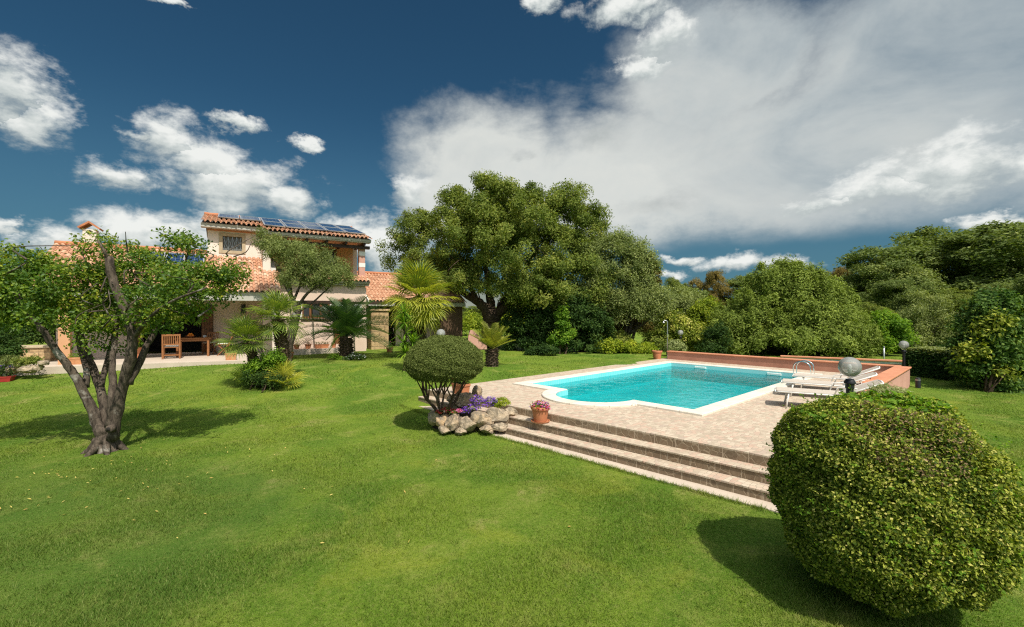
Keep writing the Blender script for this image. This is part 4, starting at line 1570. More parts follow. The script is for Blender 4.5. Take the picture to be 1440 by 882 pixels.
for k in range(30):
    a_, b_ = rng.uniform(610, 800), rng.uniform(370, 425)
    limb(mb, Q([(a_, b_, rng.normal(0, 1)), (a_ + rng.normal(0, 10), b_ - 14, rng.normal(0, 1)), (a_ + rng.normal(0, 18), b_ - 34, rng.normal(0, 1.4))]), 0.05, 0.015, rng, 5, 3)
mb.build('trunk', 'bark_brown', tr, True, base)
LB = [lobe(px, py, rx, ry, d0, rd, dd) for px, py, rx, ry, rd, dd in [
    (604, 330, 54, 54, 2.2, 4.4), (564, 352, 32, 40, 1.6, 4.6), (634, 388, 46, 30, 1.8, 2.6), (690, 296, 62, 52, 2.8, .2), (660, 330, 60, 55, 2.8, -1.0), (770, 310, 62, 46, 2.6, .3), (730, 345, 70, 55, 3.0, -1.2),
    (800, 350, 40, 56, 2.4, 0), (815, 390, 42, 48, 2.2, -.8), (770, 395, 52, 42, 2.4, -1.6), (720, 400, 44, 30, 2.0, -1.4), (700, 272, 34, 22, 1.6, .3), (745, 282, 34, 20, 1.6, .6), (830, 330, 26, 34, 1.6, .6), (585, 393, 36, 26, 1.6, 4.2), (612, 408, 40, 16, 1.5, 4), (760, 418, 48, 24, 2.0, -.6), (815, 425, 34, 22, 1.8, -.4), (728, 424, 26, 14, 1.4, 1), (692, 262, 20, 12, 1.0, 0), (800, 278, 26, 20, 1.4, .2), (838, 302, 18, 20, 1.2, 0), (660, 390, 36, 26, 2.0, 0.8),
    (690, 340, 80, 60, 3.0, 2.2), (655, 398, 30, 16, 1.6, -1.2), (610, 372, 40, 26, 1.8, 2.2), (712, 408, 30, 12, 1.4, -1.6), (640, 282, 22, 16, 1.2, .1)]]
crown('crown', tr, 'leaf_holm', LB, 1050, 250, 0.46, 0.135, 0.068, 32, base, 0.8, 0.4, 0.68, 0.9, -0.75)


def shrub(name, label, cat, mat, lobes, n_clump, per, cr, L, Wd, seed, group=None, stem=True, low=-0.3, spread=0.8, up=0.4, flat=0.85, bark='bark_brown', shell=0.75):
    """a bush: foliage clumps on a fan of stems"""
    A = np.array(lobes)
    c = A[:, :3].mean(0)
    base = np.array([c[0], c[1], gz(c[0], c[1])])
    p = plant(name, label, cat, base, group)
    crown('foliage', p, mat, lobes, n_clump, per, cr, L, Wd, seed, base, spread, up, shell, flat, low, lambda P: P[:, 2] > ground(P[:, 0], P[:, 1]) + 0.02)
    if stem:
        rg = np.random.default_rng(seed + 1)
        m_ = MB()
        for k in range(6):
            l = A[rg.integers(len(A))]
            e = l[:3] + rg.normal(0, 0.3, 3) * l[3:6]
            f = base + rg.normal(0, 0.12, 3) * np.array([1, 1, 0])
            f[2] -= 0.08
            r = 0.02 + 0.012 * abs(e[2] - base[2])
            limb(m_, [f, (f + e) / 2 + rg.normal(0, .1, 3), e], r, r * .3, rg, 6, 4)
        m_.build('stem', bark, p, True, base)
    return p


# dark laurels in the shade of the big tree
Lo = lambda d, L: [lobe(a, b, c, e, d, None if len(r) < 1 else r[0]) for a, b, c, e, *r in L]
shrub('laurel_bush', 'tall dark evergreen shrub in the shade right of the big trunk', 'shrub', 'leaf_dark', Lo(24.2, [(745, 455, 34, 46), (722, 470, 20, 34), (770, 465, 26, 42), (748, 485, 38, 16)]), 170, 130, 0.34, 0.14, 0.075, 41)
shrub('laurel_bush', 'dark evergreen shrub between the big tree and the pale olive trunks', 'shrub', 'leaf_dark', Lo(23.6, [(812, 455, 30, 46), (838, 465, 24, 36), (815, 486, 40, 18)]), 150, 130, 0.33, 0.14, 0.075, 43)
shrub('climbing_shrub', 'light green leafy climber rising out of the dark shrubs', 'shrub', 'leaf_bright', Lo(22.4, [(790, 455, 9, 26), (785, 482, 13, 16), (797, 473, 10, 18)]), 60, 70, 0.2, 0.12, 0.08, 45)
shrub('low_bush', 'low rounded green bush at the foot of the dark shrubs by the lawn', 'shrub', 'leaf_dark', Lo(21.6, [(768, 494, 17, 9), (752, 497, 12, 7)]), 40, 90, 0.2, 0.1, 0.05, 47)

# pale olives behind
for (lab, pts, lbs, seed, mat) in (
        ('pale stemmed olive tree with grey green crown right of the big tree', [(818, 497, 0), (817, 470, 0), (818, 440, .1), (824, 405, .3), (840, 370, .4)],
         [(862, 372, 44, 44), (845, 405, 34, 40), (880, 405, 32, 40), (835, 360, 22, 26), (868, 345, 26, 18)], 51, 'leaf_olive'),
        ('bushy olive tree with rusty outer leaves beside the gap in the trees', [(880, 497, 1), (884, 470, 1), (892, 440, 1), (900, 400, 1)],
         [(898, 372, 24, 34), (905, 400, 22, 30), (885, 430, 36, 30), (915, 425, 30, 26)], 53, 'leaf_olive')):
    d0 = 24.5
    base = on_ground(pts[0][0], d0 + pts[0][2])
    tr = plant('olive_tree', lab, 'tree', base)
    mb = MB()
    rng = np.random.default_rng(seed)
    limb(mb, Q(pts), 0.16, 0.05, rng, 10)
    limb(mb, Q([(p[0] + 5 + k * 2, p[1], p[2] + .3) for k, p in enumerate(pts)]), 0.12, 0.04, rng, 9)
    limb(mb, Q([(p[0] - 4 - k, p[1], p[2] - .2) for k, p in enumerate(pts)]), 0.10, 0.03, rng, 9)
    limb(mb, Q([(pts[1][0], pts[1][1], pts[1][2]), (pts[1][0] + 30, pts[1][1] - 22, .3), (pts[1][0] + 62, pts[1][1] - 52, .4)]), 0.10, 0.03, rng, 8)
    mb.build('trunk', 'bark_grey', tr, True, base)
    crown('crown', tr, mat, Lo(d0, lbs), 250, 130, 0.42, 0.15, 0.045, seed + 1, base, 0.8, 0.3, 0.75, 0.9, -0.7)
    if seed == 53:
        crown('rusty_leaves', tr, 'leaf_autumn', Lo(d0, [(918, 382, 7, 12), (922, 400, 6, 10), (912, 362, 5, 6)]), 30, 60, 0.22, 0.14, 0.06, 55, base)
shrub('brown_shrub', 'tangled brownish shrub behind the pale olive trunks', 'shrub', 'leaf_autumn', Lo(26.5, [(860, 455, 36, 30), (890, 462, 26, 26), (845, 478, 26, 18)]), 130, 100, 0.36, 0.13, 0.06, 57)

shrub('laurel_bush', 'tall dark hedge bush behind the yellow stone wall at the far left', 'shrub', 'leaf_dark', Lo(17.5, [(10, 468, 46, 40), (55, 476, 30, 30), (-50, 465, 50, 44), (30, 445, 40, 24)]), 260, 90, .3, .12, .06, 58)

# hedge of mixed bushes behind the pool
shrub('clipped_hedge', 'low yellow green hedge at the edge of the lawn left of the pool', 'hedge', 'leaf_yellow', Lo(22.8, [(858, 490, 20, 13), (885, 492, 18, 11), (908, 494, 16, 11)]), 110, 80, 0.22, 0.11, 0.07, 61)
shrub('garden_shrub', 'green bush behind the low yellow hedge', 'shrub', 'leaf_holm', Lo(24.5, [(842, 492, 18, 14), (868, 482, 20, 14), (925, 485, 18, 22)]), 90, 90, 0.3, 0.12, 0.06, 63)
shrub('garden_shrub', 'tall greyish shrub beyond the shower pole', 'shrub', 'leaf_olive', Lo(28.5, [(930, 435, 44, 34), (965, 440, 34, 36), (905, 455, 24, 34), (945, 470, 40, 34)]), 260, 100, 0.42, 0.15, 0.055, 65)
shrub('garden_shrub', 'yellow leaved shrub between the grey shrub and the big juniper', 'shrub', 'leaf_yellow', Lo(27, [(990, 445, 18, 22), (975, 465, 20, 26), (998, 430, 10, 10)]), 100, 90, 0.34, 0.14, 0.08, 67)
shrub('garden_shrub', 'speckled green and yellow shrub behind the globe lamp at the pool end', 'shrub', 'leaf_variegated', Lo(24.6, [(945, 462, 24, 26), (968, 475, 26, 26), (930, 480, 16, 20), (985, 485, 18, 18)]), 150, 90, 0.3, 0.12, 0.07, 69)
shrub('round_bush', 'small clipped round pale bush behind the corner of the pool wall', 'shrub', 'leaf_hedge_top', Lo(21.4, [(951, 490, 13.5, 11.5)]), 70, 90, 0.12, 0.07, 0.035, 71, shell=0.95)
jl = Lo(23.5, [(1112, 450, 72, 62), (1150, 465, 72, 50), (1060, 462, 58, 52), (1098, 405, 50, 36), (1128, 412, 50, 34), (1082, 400, 30, 26), (1195, 478, 40, 38), (1028, 480, 34, 36), (1105, 382, 20, 12), (1110, 480, 110, 32), (1172, 430, 30, 26)])
jun = shrub('juniper_mound', 'huge rounded juniper like shrub directly behind the pool', 'shrub', 'leaf_juniper', jl, 950, 130, 0.34, 0.17, 0.05, 73, up=0.5, spread=0.6, flat=1.25, low=-0.4, shell=0.85)
rng = np.random.default_rng(74)
spr = []
for k in range(150):
    l_ = jl[rng.integers(0, len(jl))]
    dd_ = unit(rng.normal(0, 1, 3) + [0, -.3, .5])
    if dd_[2] < 0:
        continue
    c_ = np.array(l_[:3]) + dd_ * np.array(l_[3:6]) * .98
    spr.append((*c_, .10, .10, rng.uniform(.3, .6)))
crown('sprays', jun, 'leaf_juniper', spr, 420, 46, .10, .15, .040, 76, tuple(jun.location), .5, .9, .4, 1.8, -.9)
shrub('garden_shrub', 'darker green shrub at the left foot of the big juniper', 'shrub', 'leaf_dark', Lo(22.2, [(1008, 478, 16, 26), (1000, 492, 18, 12)]), 70, 90, 0.26, 0.11, 0.05, 75)
shrub('young_tree', 'bright green young leafy tree right of the big juniper', 'tree', 'leaf_bright', Lo(23, [(1245, 465, 28, 24), (1235, 485, 24, 20), (1262, 478, 18, 20), (1225, 470, 16, 18)]), 130, 90, 0.3, 0.14, 0.08, 77)
shrub('silver_shrub', 'silvery grey green shrub behind the clipped hedge', 'shrub', 'leaf_olive', Lo(24, [(1300, 450, 32, 42), (1285, 480, 26, 24), (1318, 475, 24, 26)]), 160, 100, 0.34, 0.15, 0.04, 79)
shrub('broadleaf_bush', 'tall dark broadleaf bush with yellowed leaves at the right edge of the lawn', 'shrub', 'leaf_broad', Lo(13.6, [(1395, 475, 44, 50), (1400, 438, 30, 28), (1375, 505, 34, 36), (1420, 505, 44, 34), (1440, 468, 30, 46), (1392, 538, 32, 10)]), 380, 95, 0.26, 0.115, 0.07, 81, low=-0.8)
shrub('broadleaf_bush', 'yellow flecked leafy bush growing in front of the dark right hand bush', 'shrub', 'leaf_variegated', Lo(13.1, [(1368, 500, 14, 20), (1408, 525, 16, 9), (1400, 470, 20, 34)]), 60, 40, 0.24, 0.11, 0.07, 83)

# undergrowth closing the view below the trees behind the terrace
UG = 'undergrowth bushes behind the terrace wall'
for k, (lab, px, py, rx_, ry_, d, mt) in enumerate((
        ('grey green undergrowth bush below the young bright tree', 1235, 495, 36, 18, 25.5, 'leaf_forest'),
        ('undergrowth bush between the young tree and the silver shrub', 1285, 497, 34, 16, 26, 'leaf_dark'),
        ('undergrowth bush at the foot of the big juniper, right side', 1185, 497, 40, 16, 24.5, 'leaf_juniper'),
        ('undergrowth bush at the foot of the big juniper, middle', 1110, 497, 50, 16, 24.8, 'leaf_juniper'),
        ('undergrowth bush at the foot of the big juniper, left side', 1040, 494, 40, 18, 24.8, 'leaf_juniper'),
        ('low undergrowth below the grey shrub and the globe lamp', 975, 492, 34, 16, 27, 'leaf_holm'),
        ('dark undergrowth far under the trees at the right', 1330, 490, 50, 26, 27, 'leaf_dark'),
        ('dark undergrowth behind the dark broadleaf bush', 1420, 490, 60, 40, 19, 'leaf_dark'))):
    shrub('undergrowth_bush', lab, 'shrub', mt, Lo(d, [(px, py, rx_, ry_), (px - rx_ * .6, py + 3, rx_ * .6, ry_ * .8), (px + rx_ * .6, py + 3, rx_ * .6, ry_ * .8)]), 120, 80, .34, .15, .07, 300 + k * 2, UG, stem=False)

# the clipped hedge on the right: a real box of leaves
rng = np.random.default_rng(85)
a, b = P3(1280, 441, 16.2), P3(1352, 441, 15.0)
base = np.array([(a[0] + b[0]) / 2, (a[1] + b[1]) / 2, 0.2])
hd = plant('clipped_hedge', 'flat topped clipped hedge with pale top beside the lamp post', 'hedge', base)
e1 = unit((b - a) * [1, 1, 0])
e2 = np.array([-e1[1], e1[0], 0])
hl = np.linalg.norm((b - a)[:2])


def boxleaves(n, z0, z1, th):
    u = rng.random(n) * hl
    v = (rng.random(n) - .5) * th
    z = z0 + (z1 - z0) * rng.random(n)
    f = rng.integers(0, 3, n)
    v = np.where(f == 0, -th / 2 + rng.normal(0, .04, n), np.where(f == 1, th / 2 + rng.normal(0, .04, n), v))
    P = a * [1, 1, 0] + u[:, None] * e1 + v[:, None] * e2
    P[:, 2] = z + 0.05 * np.sin(u * 3)
    nd = np.where(f[:, None] == 0, -e2, np.where(f[:, None] == 1, e2, [0, 0, 1.]))
    return P, nd


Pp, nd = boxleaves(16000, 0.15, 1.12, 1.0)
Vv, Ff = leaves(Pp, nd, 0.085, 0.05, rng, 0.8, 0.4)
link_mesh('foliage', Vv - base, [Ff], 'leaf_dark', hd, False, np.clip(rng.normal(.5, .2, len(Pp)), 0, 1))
Pp, nd = boxleaves(7000, 1.0, 1.22, 0.98)
Vv, Ff = leaves(Pp, nd * 0 + [0, 0, 1.], 0.07, 0.035, rng, 0.8, 0.4)
link_mesh('new_growth', Vv - base, [Ff], 'leaf_hedge_top', hd, False, np.clip(rng.normal(.5, .2, len(Pp)), 0, 1))

# --- the wood beyond: a few tree models, copied


def wood_tree(label, mat, seed, lobes, n_clump=150, per=190, cr=0.062, L=0.0150, Wd=0.0075, name='evergreen_tree', group=None):
    t = plant(name, label, 'tree', (0, 0, 0), group)
    rg = np.random.default_rng(seed)
    m_ = MB()
    for k in range(7):
        l = lobes[k % len(lobes)]
        limb(m_, [(rg.normal(0, .012), rg.normal(0, .012), -0.08), (l[0] * .3, l[1] * .3, 0.16), (l[0] * .8, l[1] * .8, l[2])], 0.024, 0.006, rg, 7, 4)
    m_.build('trunk', 'bark_brown', t, True)
    crown('crown', t, mat, lobes, n_clump, per, cr, L, Wd, seed + 1, (0, 0, 0), 0.8, 0.5, 0.85, 0.7, -0.45)
    return t


def rand_lobes(seed, n, spread, zc, zr):
    rg = np.random.default_rng(seed)
    L_ = [(0, 0, zc, 0.33, 0.33, zr)]
    for k in range(n):
        al = 2 * math.pi * k / n + rg.normal(0, .3)
        rr = spread * rg.uniform(0.7, 1.1)
        s = rg.uniform(0.13, 0.21)
        L_.append((rr * math.cos(al), rr * math.sin(al), zc + rg.uniform(-0.26, 0.14), s, s, s * 0.9))
    for k in range(n // 2):
        al = rg.uniform(0, 6.28)
        s = rg.uniform(0.12, 0.18)
        L_.append((0.18 * math.cos(al), 0.18 * math.sin(al), zc + zr * rg.uniform(.55, .85), s, s, s * .8))
    return L_


protoA = wood_tree('', 'leaf_forest', 101, rand_lobes(1, 11, 0.37, 0.55, 0.36), 480, 150, 0.06, 0.019, 0.0105)
protoB = wood_tree('', 'leaf_forest', 111, rand_lobes(2, 10, 0.34, 0.50, 0.38), 440, 150, 0.065, 0.019, 0.0105)
protoC = wood_tree('', 'leaf_autumn', 121, rand_lobes(3, 8, 0.34, 0.54, 0.36), 300, 140, 0.06, 0.019, 0.0105)
protoD = wood_tree('', 'leaf_holm', 131, rand_lobes(4, 10, 0.35, 0.50, 0.40), 420, 150, 0.06, 0.019, 0.0105)
used = set()


def put_tree(proto, px, top, wpx, d, rz, label, group):
    o = proto if proto.name not in used else copy_tree(proto)
    used.add(proto.name)
    x = (px - 720) / F * d
    zb = gz(x, min(d, 20)) - 0.1
    wd = wpx / F * d
    ht = (HC - (top - 441) / F * d - zb)
    o.location = (x, d, zb)
    o.scale = (wd, wd, ht / 0.97)
    o.rotation_euler = (0, 0, rz)
    o['label'] = label
    o['category'] = 'tree'
    if group:
        o['group'] = group
    return o


WG = 'trees of the wood right of the pool'
for args in ((protoA, 1335, 320, 300, 41, 0.3, 'tallest domed tree of the wood at the right'),
             (protoB, 1240, 352, 170, 40, 1.1, 'rounded tree on the left shoulder of the tallest domed tree'),
             (protoB, 1450, 350, 170, 37, 2.6, 'spreading tree cut off by the right edge of the picture'),
             (protoA, 1283, 392, 128, 33, 4.0, 'lower grey green tree in front of the domed tree, above the clipped hedge'),
             (protoD, 1352, 405, 120, 29, 0.9, 'olive green tree standing between clipped hedge and domed tree'),
             (protoB, 1190, 388, 110, 45, 5.0, 'small rounded tree just right of the juniper mound top'),
             (protoD, 1222, 425, 90, 30, 2.2, 'short tree behind the bright young tree'),
             (protoA, 1436, 395, 120, 27, 3.3, 'leafy tree behind the dark bush at the right edge'),
             (protoD, 1332, 321, 220, 46, 1.9, 'broad tree right behind the tallest domed tree'),
             (protoC, 1166, 374, 84, 58, 1.5, 'brownish tree crown on the skyline right of the juniper mound')):
    put_tree(*args, WG)
FG = 'trees far beyond the pool'
for args in ((protoC, 1003, 379, 66, 62, 0.4, 'brownish round tree on the skyline left of the juniper mound'),
             (protoD, 950, 390, 50, 64, 2.0, 'small tree on the skyline beside the gap of blue sky'),
             (protoB, 1062, 384, 110, 60, 3.0, 'grey green tree on the skyline peeping over the juniper mound'),
             (protoD, 1120, 378, 100, 66, 0.2, 'wide far tree behind the juniper mound'),
             (protoB, 975, 402, 90, 50, 4.4, 'olive tree below the skyline between gap and juniper mound'),
             (protoA, 925, 410, 80, 52, 5.4, 'tree below the skyline just right of the rusty olive')):
    put_tree(*args, FG)
BG = 'trees in the far belt behind the house'
rg = np.random.default_rng(77)
for k, px in enumerate(np.linspace(-160, 900, 19)):
    d = rg.uniform(56, 80)
    top = rg.uniform(424, 432) if 500 < px < 760 else rg.uniform(400, 412)
    put_tree((protoA, protoB, protoD)[k % 3], px, top, rg.uniform(85, 115), d, rg.uniform(0, 6), 'round green tree in the far belt behind house and big tree', BG)
for k, px in enumerate((1530, 1600, 1680, 1500)):
    put_tree((protoA, protoB, protoD)[k % 3], px, 380, 150, (34, 30, 36, 20)[k], k * 1.3, 'green tree of the wood beyond the right edge of the lawn', WG)
shrub('meadow_scrub', 'sunlit yellow green scrub seen through the gap below the hill', 'shrub', 'leaf_yellow', Lo(38, [(660, 462, 26, 18), (630, 466, 20, 14), (705, 462, 30, 20), (735, 460, 24, 20)]), 150, 80, 0.6, 0.22, 0.11, 91)

# ------------------------------------------------------------------ palms and cycads


def fan_frond(pl, L, seed, mat, nseg=26, sweep=2.35):
    """a fan leaf on its stalk, growing along +X"""
    rg = np.random.default_rng(seed)
    Vv, Fq, Ft, T = [], [], [], []
    # stalk
    m_ = MB()
    m_.tube([(0, 0, 0), (pl * .5, 0, pl * 0.06), (pl, 0, 0.02)], [0.016, 0.012, 0.009], 5)
    V0 = np.concatenate(m_.V)
    fq = [np.concatenate(v) for k_, v in m_.F.items() if k_ == 4][0]
    n0 = len(V0)
    Vv.append(V0)
    Fq.append(fq)
    T += [0.35] * len(fq)
    for k in range(nseg):
        al = -sweep + 2 * sweep * (k + .5) / nseg + rg.normal(0, .02)
        ln = L * (1 - 0.30 * abs(al) / sweep) * rg.uniform(.9, 1.08)
        d = np.array([math.cos(al), math.sin(al), 0])
        s = np.array([-math.sin(al), math.cos(al), 0])
        h = sweep / nseg * 0.55 * ln * 0.62
        dr = rg.uniform(0.10, 0.30)
        pts, wd = [], []
        for t, w_f in ((0.02, .05), (0.55, 1.0), (0.8, .62), (1.0, 0.04)):
            z = 0.10 * ln * math.sin(t * 2.0) * (1 - .5 * abs(al) / sweep) - dr * ln * max(0, t - .5) ** 2 * 3
            c = np.array([pl, 0, 0.02]) + d * ln * t + np.array([0, 0, z])
            pts += [c - s * h * w_f, c + np.array([0, 0, -h * w_f * .35]), c + s * h * w_f]
        Vv.append(np.array(pts))
        for r in range(3):
            for c in range(2):
                i0 = n0 + r * 3 + c
                Fq.append(np.array([[i0, i0 + 1, i0 + 4, i0 + 3]]))
                T.append(float(np.clip(rg.normal(.5, .2), 0, 1)))
        n0 += 12
    return link_mesh('frond', np.concatenate(Vv), [np.concatenate(Fq)], mat, None, False, np.array(T))


def cycad_frond(L, seed, mat, n=34, droop=0.42, lw=0.013):
    rg = np.random.default_rng(seed)
    t = np.linspace(0, 1, 22)
    X_ = L * (t - 0.10 * t ** 2)
    Z_ = L * (0.18 * t - droop * t ** 2)
    mid_ = np.stack([X_, 0 * t, Z_], -1)
    m_ = MB().tube(mid_, np.linspace(.013, .004, 22), 5)
    V0 = np.concatenate(m_.V)
    Vv, Fq = [V0], [np.concatenate(m_.F[4])]
    T = [0.4] * len(Fq[0])
    n0 = len(V0)
    for k in range(n * 2):
        tt = 0.10 + 0.88 * (k // 2 + .5) / n
        s = 1 if k % 2 else -1
        c = np.array([np.interp(tt, t, X_), 0, np.interp(tt, t, Z_)])
        ln = 0.20 * L * math.sin(math.pi * (0.12 + 0.84 * tt)) ** 0.7 * rg.uniform(.9, 1.1) + 0.03
        d = unit([0.55, s * 0.9, 0.28 + rg.normal(0, .06)])
        wv = unit(np.cross(d, [0, 0, 1])) * lw * L
        pts = np.array([c - wv * .5, c + d * ln * .5 - wv * .5, c + d * ln, c + d * ln * .5 + wv * .5 + np.array([0, 0, .004]), c + wv * .5])
        Vv.append(pts)
        Fq.append(np.array([[n0, n0 + 1, n0 + 3, n0 + 4]]))
        Fq.append(np.array([[n0 + 1, n0 + 2, n0 + 2, n0 + 3]]))
        v = float(np.clip(rg.normal(.5, .2), 0, 1))
        T += [v, v]
        n0 += 5
    Fq_ = np.concatenate(Fq)
    tri = Fq_[:, 1] == Fq_[:, 2]
    tri = Fq_[:, 2] == Fq_[:, 1]
    # leaflet tips as narrow quads would repeat a corner: split into quads and triangles
    dup = np.array([len(set(f)) == 3 for f in Fq_])
    T = np.array(T)
    quads = Fq_[~dup]
    tris = np.array([list(dict.fromkeys(f)) for f in Fq_[dup]])
    return link_mesh('frond', np.concatenate(Vv), [quads, tris], mat, None, False, np.concatenate([T[~dup], T[dup]]))


def set_fronds(root, proto, top, n, e0, e1, seed, scale=(0.85, 1.1), spread=0.05):
    """copies of a frond round the growing point, from upright (e1) to hanging (e0)"""
    rg = np.random.default_rng(seed)
    for k in range(n):
        o = proto if k == 0 else proto.copy()
        if k:
            COL.objects.link(o)
        o.parent = root
        f = (k + .5) / n
        pitch = e0 + (e1 - e0) * f + rg.normal(0, .10)
        yaw = k * 2.39996 + rg.normal(0, .15)
        s = rg.uniform(*scale)
        Mx = Matrix.Translation(Vector(top) + Vector((0, 0, spread * f * 2))) @ Matrix.Rotation(yaw, 4, 'Z') @ Matrix.Rotation(-pitch, 4, 'Y') @ Matrix.Rotation(rg.normal(0, .18), 4, 'X') @ Matrix.Scale(s, 4)
        o.matrix_local = Mx


def palm_trunk(root, pts, r0, r1, seed, mat='bark_palm'):
    rg = np.random.default_rng(seed)
    m_ = MB()
    P = np.asarray(pts, float)
    Qp = limb(m_, P, r0, r1, rg, 12, 8, 0.02)
    n = int(np.linalg.norm(P[-1] - P[0]) / 0.055)
    for k in range(n):
        f = k / n
        c = np.array([np.interp(f, np.linspace(0, 1, len(Qp)), Qp[:, i]) for i in range(3)])
        r = r0 + (r1 - r0) * f
        for j_ in range(8):
            al = 2 * math.pi * (j_ + .5 * (k % 2)) / 8 + rg.normal(0, .1)
            d = np.array([math.cos(al), math.sin(al), 0])
            m_.bar(c + d * r * .8, c + d * (r * 1.28) + np.array([0, 0, .06]), .05 * r / .15, .012)
    m_.build('trunk', mat, root, False)


base = on_ground(363, 13.1)
pa = plant('fan_palm', 'short fan palm with a leaning rough trunk in the clump on the lawn', 'palm', base, 'fan palms on the lawn')
top = P3(346, 482, 13.0) - base
palm_trunk(pa, [(0, 0, -.1), (top[0] * .35, 0, top[2] * .5), top], 0.14, 0.11, 1)
set_fronds(pa, fan_frond(0.36, 0.50, 1, 'frond_fan'), top, 30, -0.75, 1.45, 2)
base = on_ground(396, 13.5)
pb = plant('fan_palm', 'taller fan palm with a shaggy brown trunk beside the short one', 'palm', base, 'fan palms on the lawn')
top = P3(391, 449, 13.5) - base
palm_trunk(pb, [(0, 0, -.1), (.03, 0, top[2] * .5), top], 0.19, 0.16, 3)
set_fronds(pb, fan_frond(0.40, 0.54, 5, 'frond_fan'), top, 32, -0.70, 1.3, 4)
base = on_ground(586, 19.0)
pc = plant('fan_palm', 'tall fan palm with golden hanging fronds in front of the porch', 'palm', base)
top = P3(589, 420, 19.0) - base
palm_trunk(pc, [(0, 0, -.1), (.05, 0, top[2] * .5), top], 0.30, 0.26, 6, 'bark_brown')
set_fronds(pc, fan_frond(0.85, 0.95, 9, 'frond_gold', 30), top, 32, -1.15, 0.0, 7)
set_fronds(pc, fan_frond(0.75, 0.95, 10, 'frond_gold', 30), top, 18, 0.0, 1.2, 8)
set_fronds(pc, fan_frond(0.75, 0.95, 13, 'frond_fan', 30), top, 14, 0.5, 1.4, 28)
# dwarf fans and undergrowth at the palms' feet
pg_ = shrub('palm_undergrowth', 'leafy green bush at the feet of the two fan palms', 'shrub', 'leaf_bright', Lo(13.0, [(372, 520, 24, 20), (384, 508, 14, 18)]), 90, 60, 0.16, 0.07, 0.035, 141)
shrub('low_bush', 'dark ferny low bush in front of the fan palms', 'shrub', 'leaf_dark', Lo(12.7, [(360, 533, 20, 12), (382, 535, 18, 10)]), 70, 60, 0.14, 0.08, 0.02, 143, up=.8)
base = on_ground(398, 12.8)
dw = plant('dwarf_palm', 'young stemless fan palm at the right foot of the palm clump', 'palm', base)
set_fronds(dw, fan_frond(0.32, 0.40, 15, 'frond_gold', 18), (0, 0, 0.05), 14, 0.15, 1.4, 16)
base = on_ground(346, 12.9)
dw = plant('dwarf_palm', 'young stemless fan palm at the left foot of the palm clump', 'palm', base)
set_fronds(dw, fan_frond(0.30, 0.36, 17, 'frond_fan', 18), (0, 0, 0.05), 12, 0.1, 1.3, 18)

base = on_ground(487, 18.4)
c1 = plant('cycad', 'large dark green cycad with arching fronds in front of the house', 'cycad', base)
palm_trunk(c1, [(0, 0, -.1), (0, 0, .4), (0, 0, 0.85)], 0.27, 0.25, 8, 'bark_brown')
set_fronds(c1, cycad_frond(2.2, 1, 'frond_cycad'), (0, 0, 0.88), 46, -0.02, 1.15, 9)
base = on_ground(692, 16.7)
c2 = plant('cycad', 'small yellow green cycad with upright fronds right of the clipped topiary', 'cycad', base)
palm_trunk(c2, [(0, 0, -.1), (0, 0, .3), (0, 0, 0.62)], 0.21, 0.22, 10, 'bark_brown')
set_fronds(c2, cycad_frond(1.05, 2, 'frond_cycad_light', 26, 0.12, 0.02), (0, 0, 0.63), 26, 0.25, 1.2, 11)
# yucca
base = on_ground(569, 15.2)
yu = plant('yucca', 'tall yucca with stacked sword leaves left of the tall fan palm', 'yucca', base)
m_ = MB()
rng = np.random.default_rng(151)
limb(m_, [(0, 0, -.1), (.05, 0, .7), (0, 0, 1.5)], .07, .05, rng, 8)
limb(m_, [(0, 0, .1), (.2, .1, .5), (.25, .1, .9)], .05, .04, rng, 8)
m_.build('stem', 'bark_brown', yu, True)
Vv, Fq, Ft, T = [], [], [], []
n0 = 0
for (cx, cy_, cz, ln, nn) in ((0, 0, 1.6, .62, 70), (.02, 0, 1.25, .6, 50), (.24, .1, .95, .55, 50), (-.05, 0, .95, .5, 40), (0.05, -.1, .6, .5, 40), (-.05, .05, 1.95, .5, 36)):
    for k in range(nn):
        al = rng.uniform(0, 6.28)
        el_ = rng.uniform(-.5, 1.3)
        d = np.array([math.cos(al) * math.cos(el_), math.sin(al) * math.cos(el_), math.sin(el_)])
        s = unit(np.cross(d, [0, 0, 1])) * 0.024
        c = np.array([cx, cy_, cz])
        q_ = rng.uniform(.75, 1.1) * ln
        Vv.append(np.array([c - s * .6, c + s * .6, c + d * q_ * .55 - s, c + d * q_ * .55 + s, c + d * q_ - np.array([0, 0, .12 * q_])]))
        Fq.append([n0, n0 + 1, n0 + 3, n0 + 2])
        Ft.append([n0 + 2, n0 + 3, n0 + 4])
        T.append(np.clip(rng.normal(.45, .2), 0, 1))
        n0 += 5
link_mesh('foliage', np.concatenate(Vv), [np.array(Fq), np.array(Ft)], 'leaf_bright', yu, False, np.array(T + T))

# ------------------------------------------------------------------ clipped topiary and the big near bush
rng = np.random.default_rng(161)
base = np.array([*P3(622, 441, 9.45)[:2], 0.12])
tp = plant('topiary', 'clipped dome shaped shrub on bare branching stems behind the rock bed', 'shrub', base)
cc = P3(625, 511, 9.45)
n = 80000
d = unit(rng.normal(0, 1, (n, 3)))
k = d[:, 2] > -0.75
d = d[k]
n = len(d)
rx, rzu, rzd = 0.815, 0.585, 0.43
rad = 1 - 0.20 * rng.random(n) ** 1.7 + 0.02 * np.sin(d[:, 0] * 14 + 2) * np.sin(d[:, 1] * 13) + 0.02 * np.sin(d[:, 2] * 17 + d[:, 0] * 9) + np.where(rng.random(n) < .04, rng.uniform(0, .05, n), 0)
Pp = cc + d * np.stack([np.full(n, rx), np.full(n, rx), np.where(d[:, 2] > 0, rzu, rzd)], -1) * rad[:, None]
Vv, Ff = leaves(Pp, d, 0.032, 0.015, rng, 0.9, 0.3)
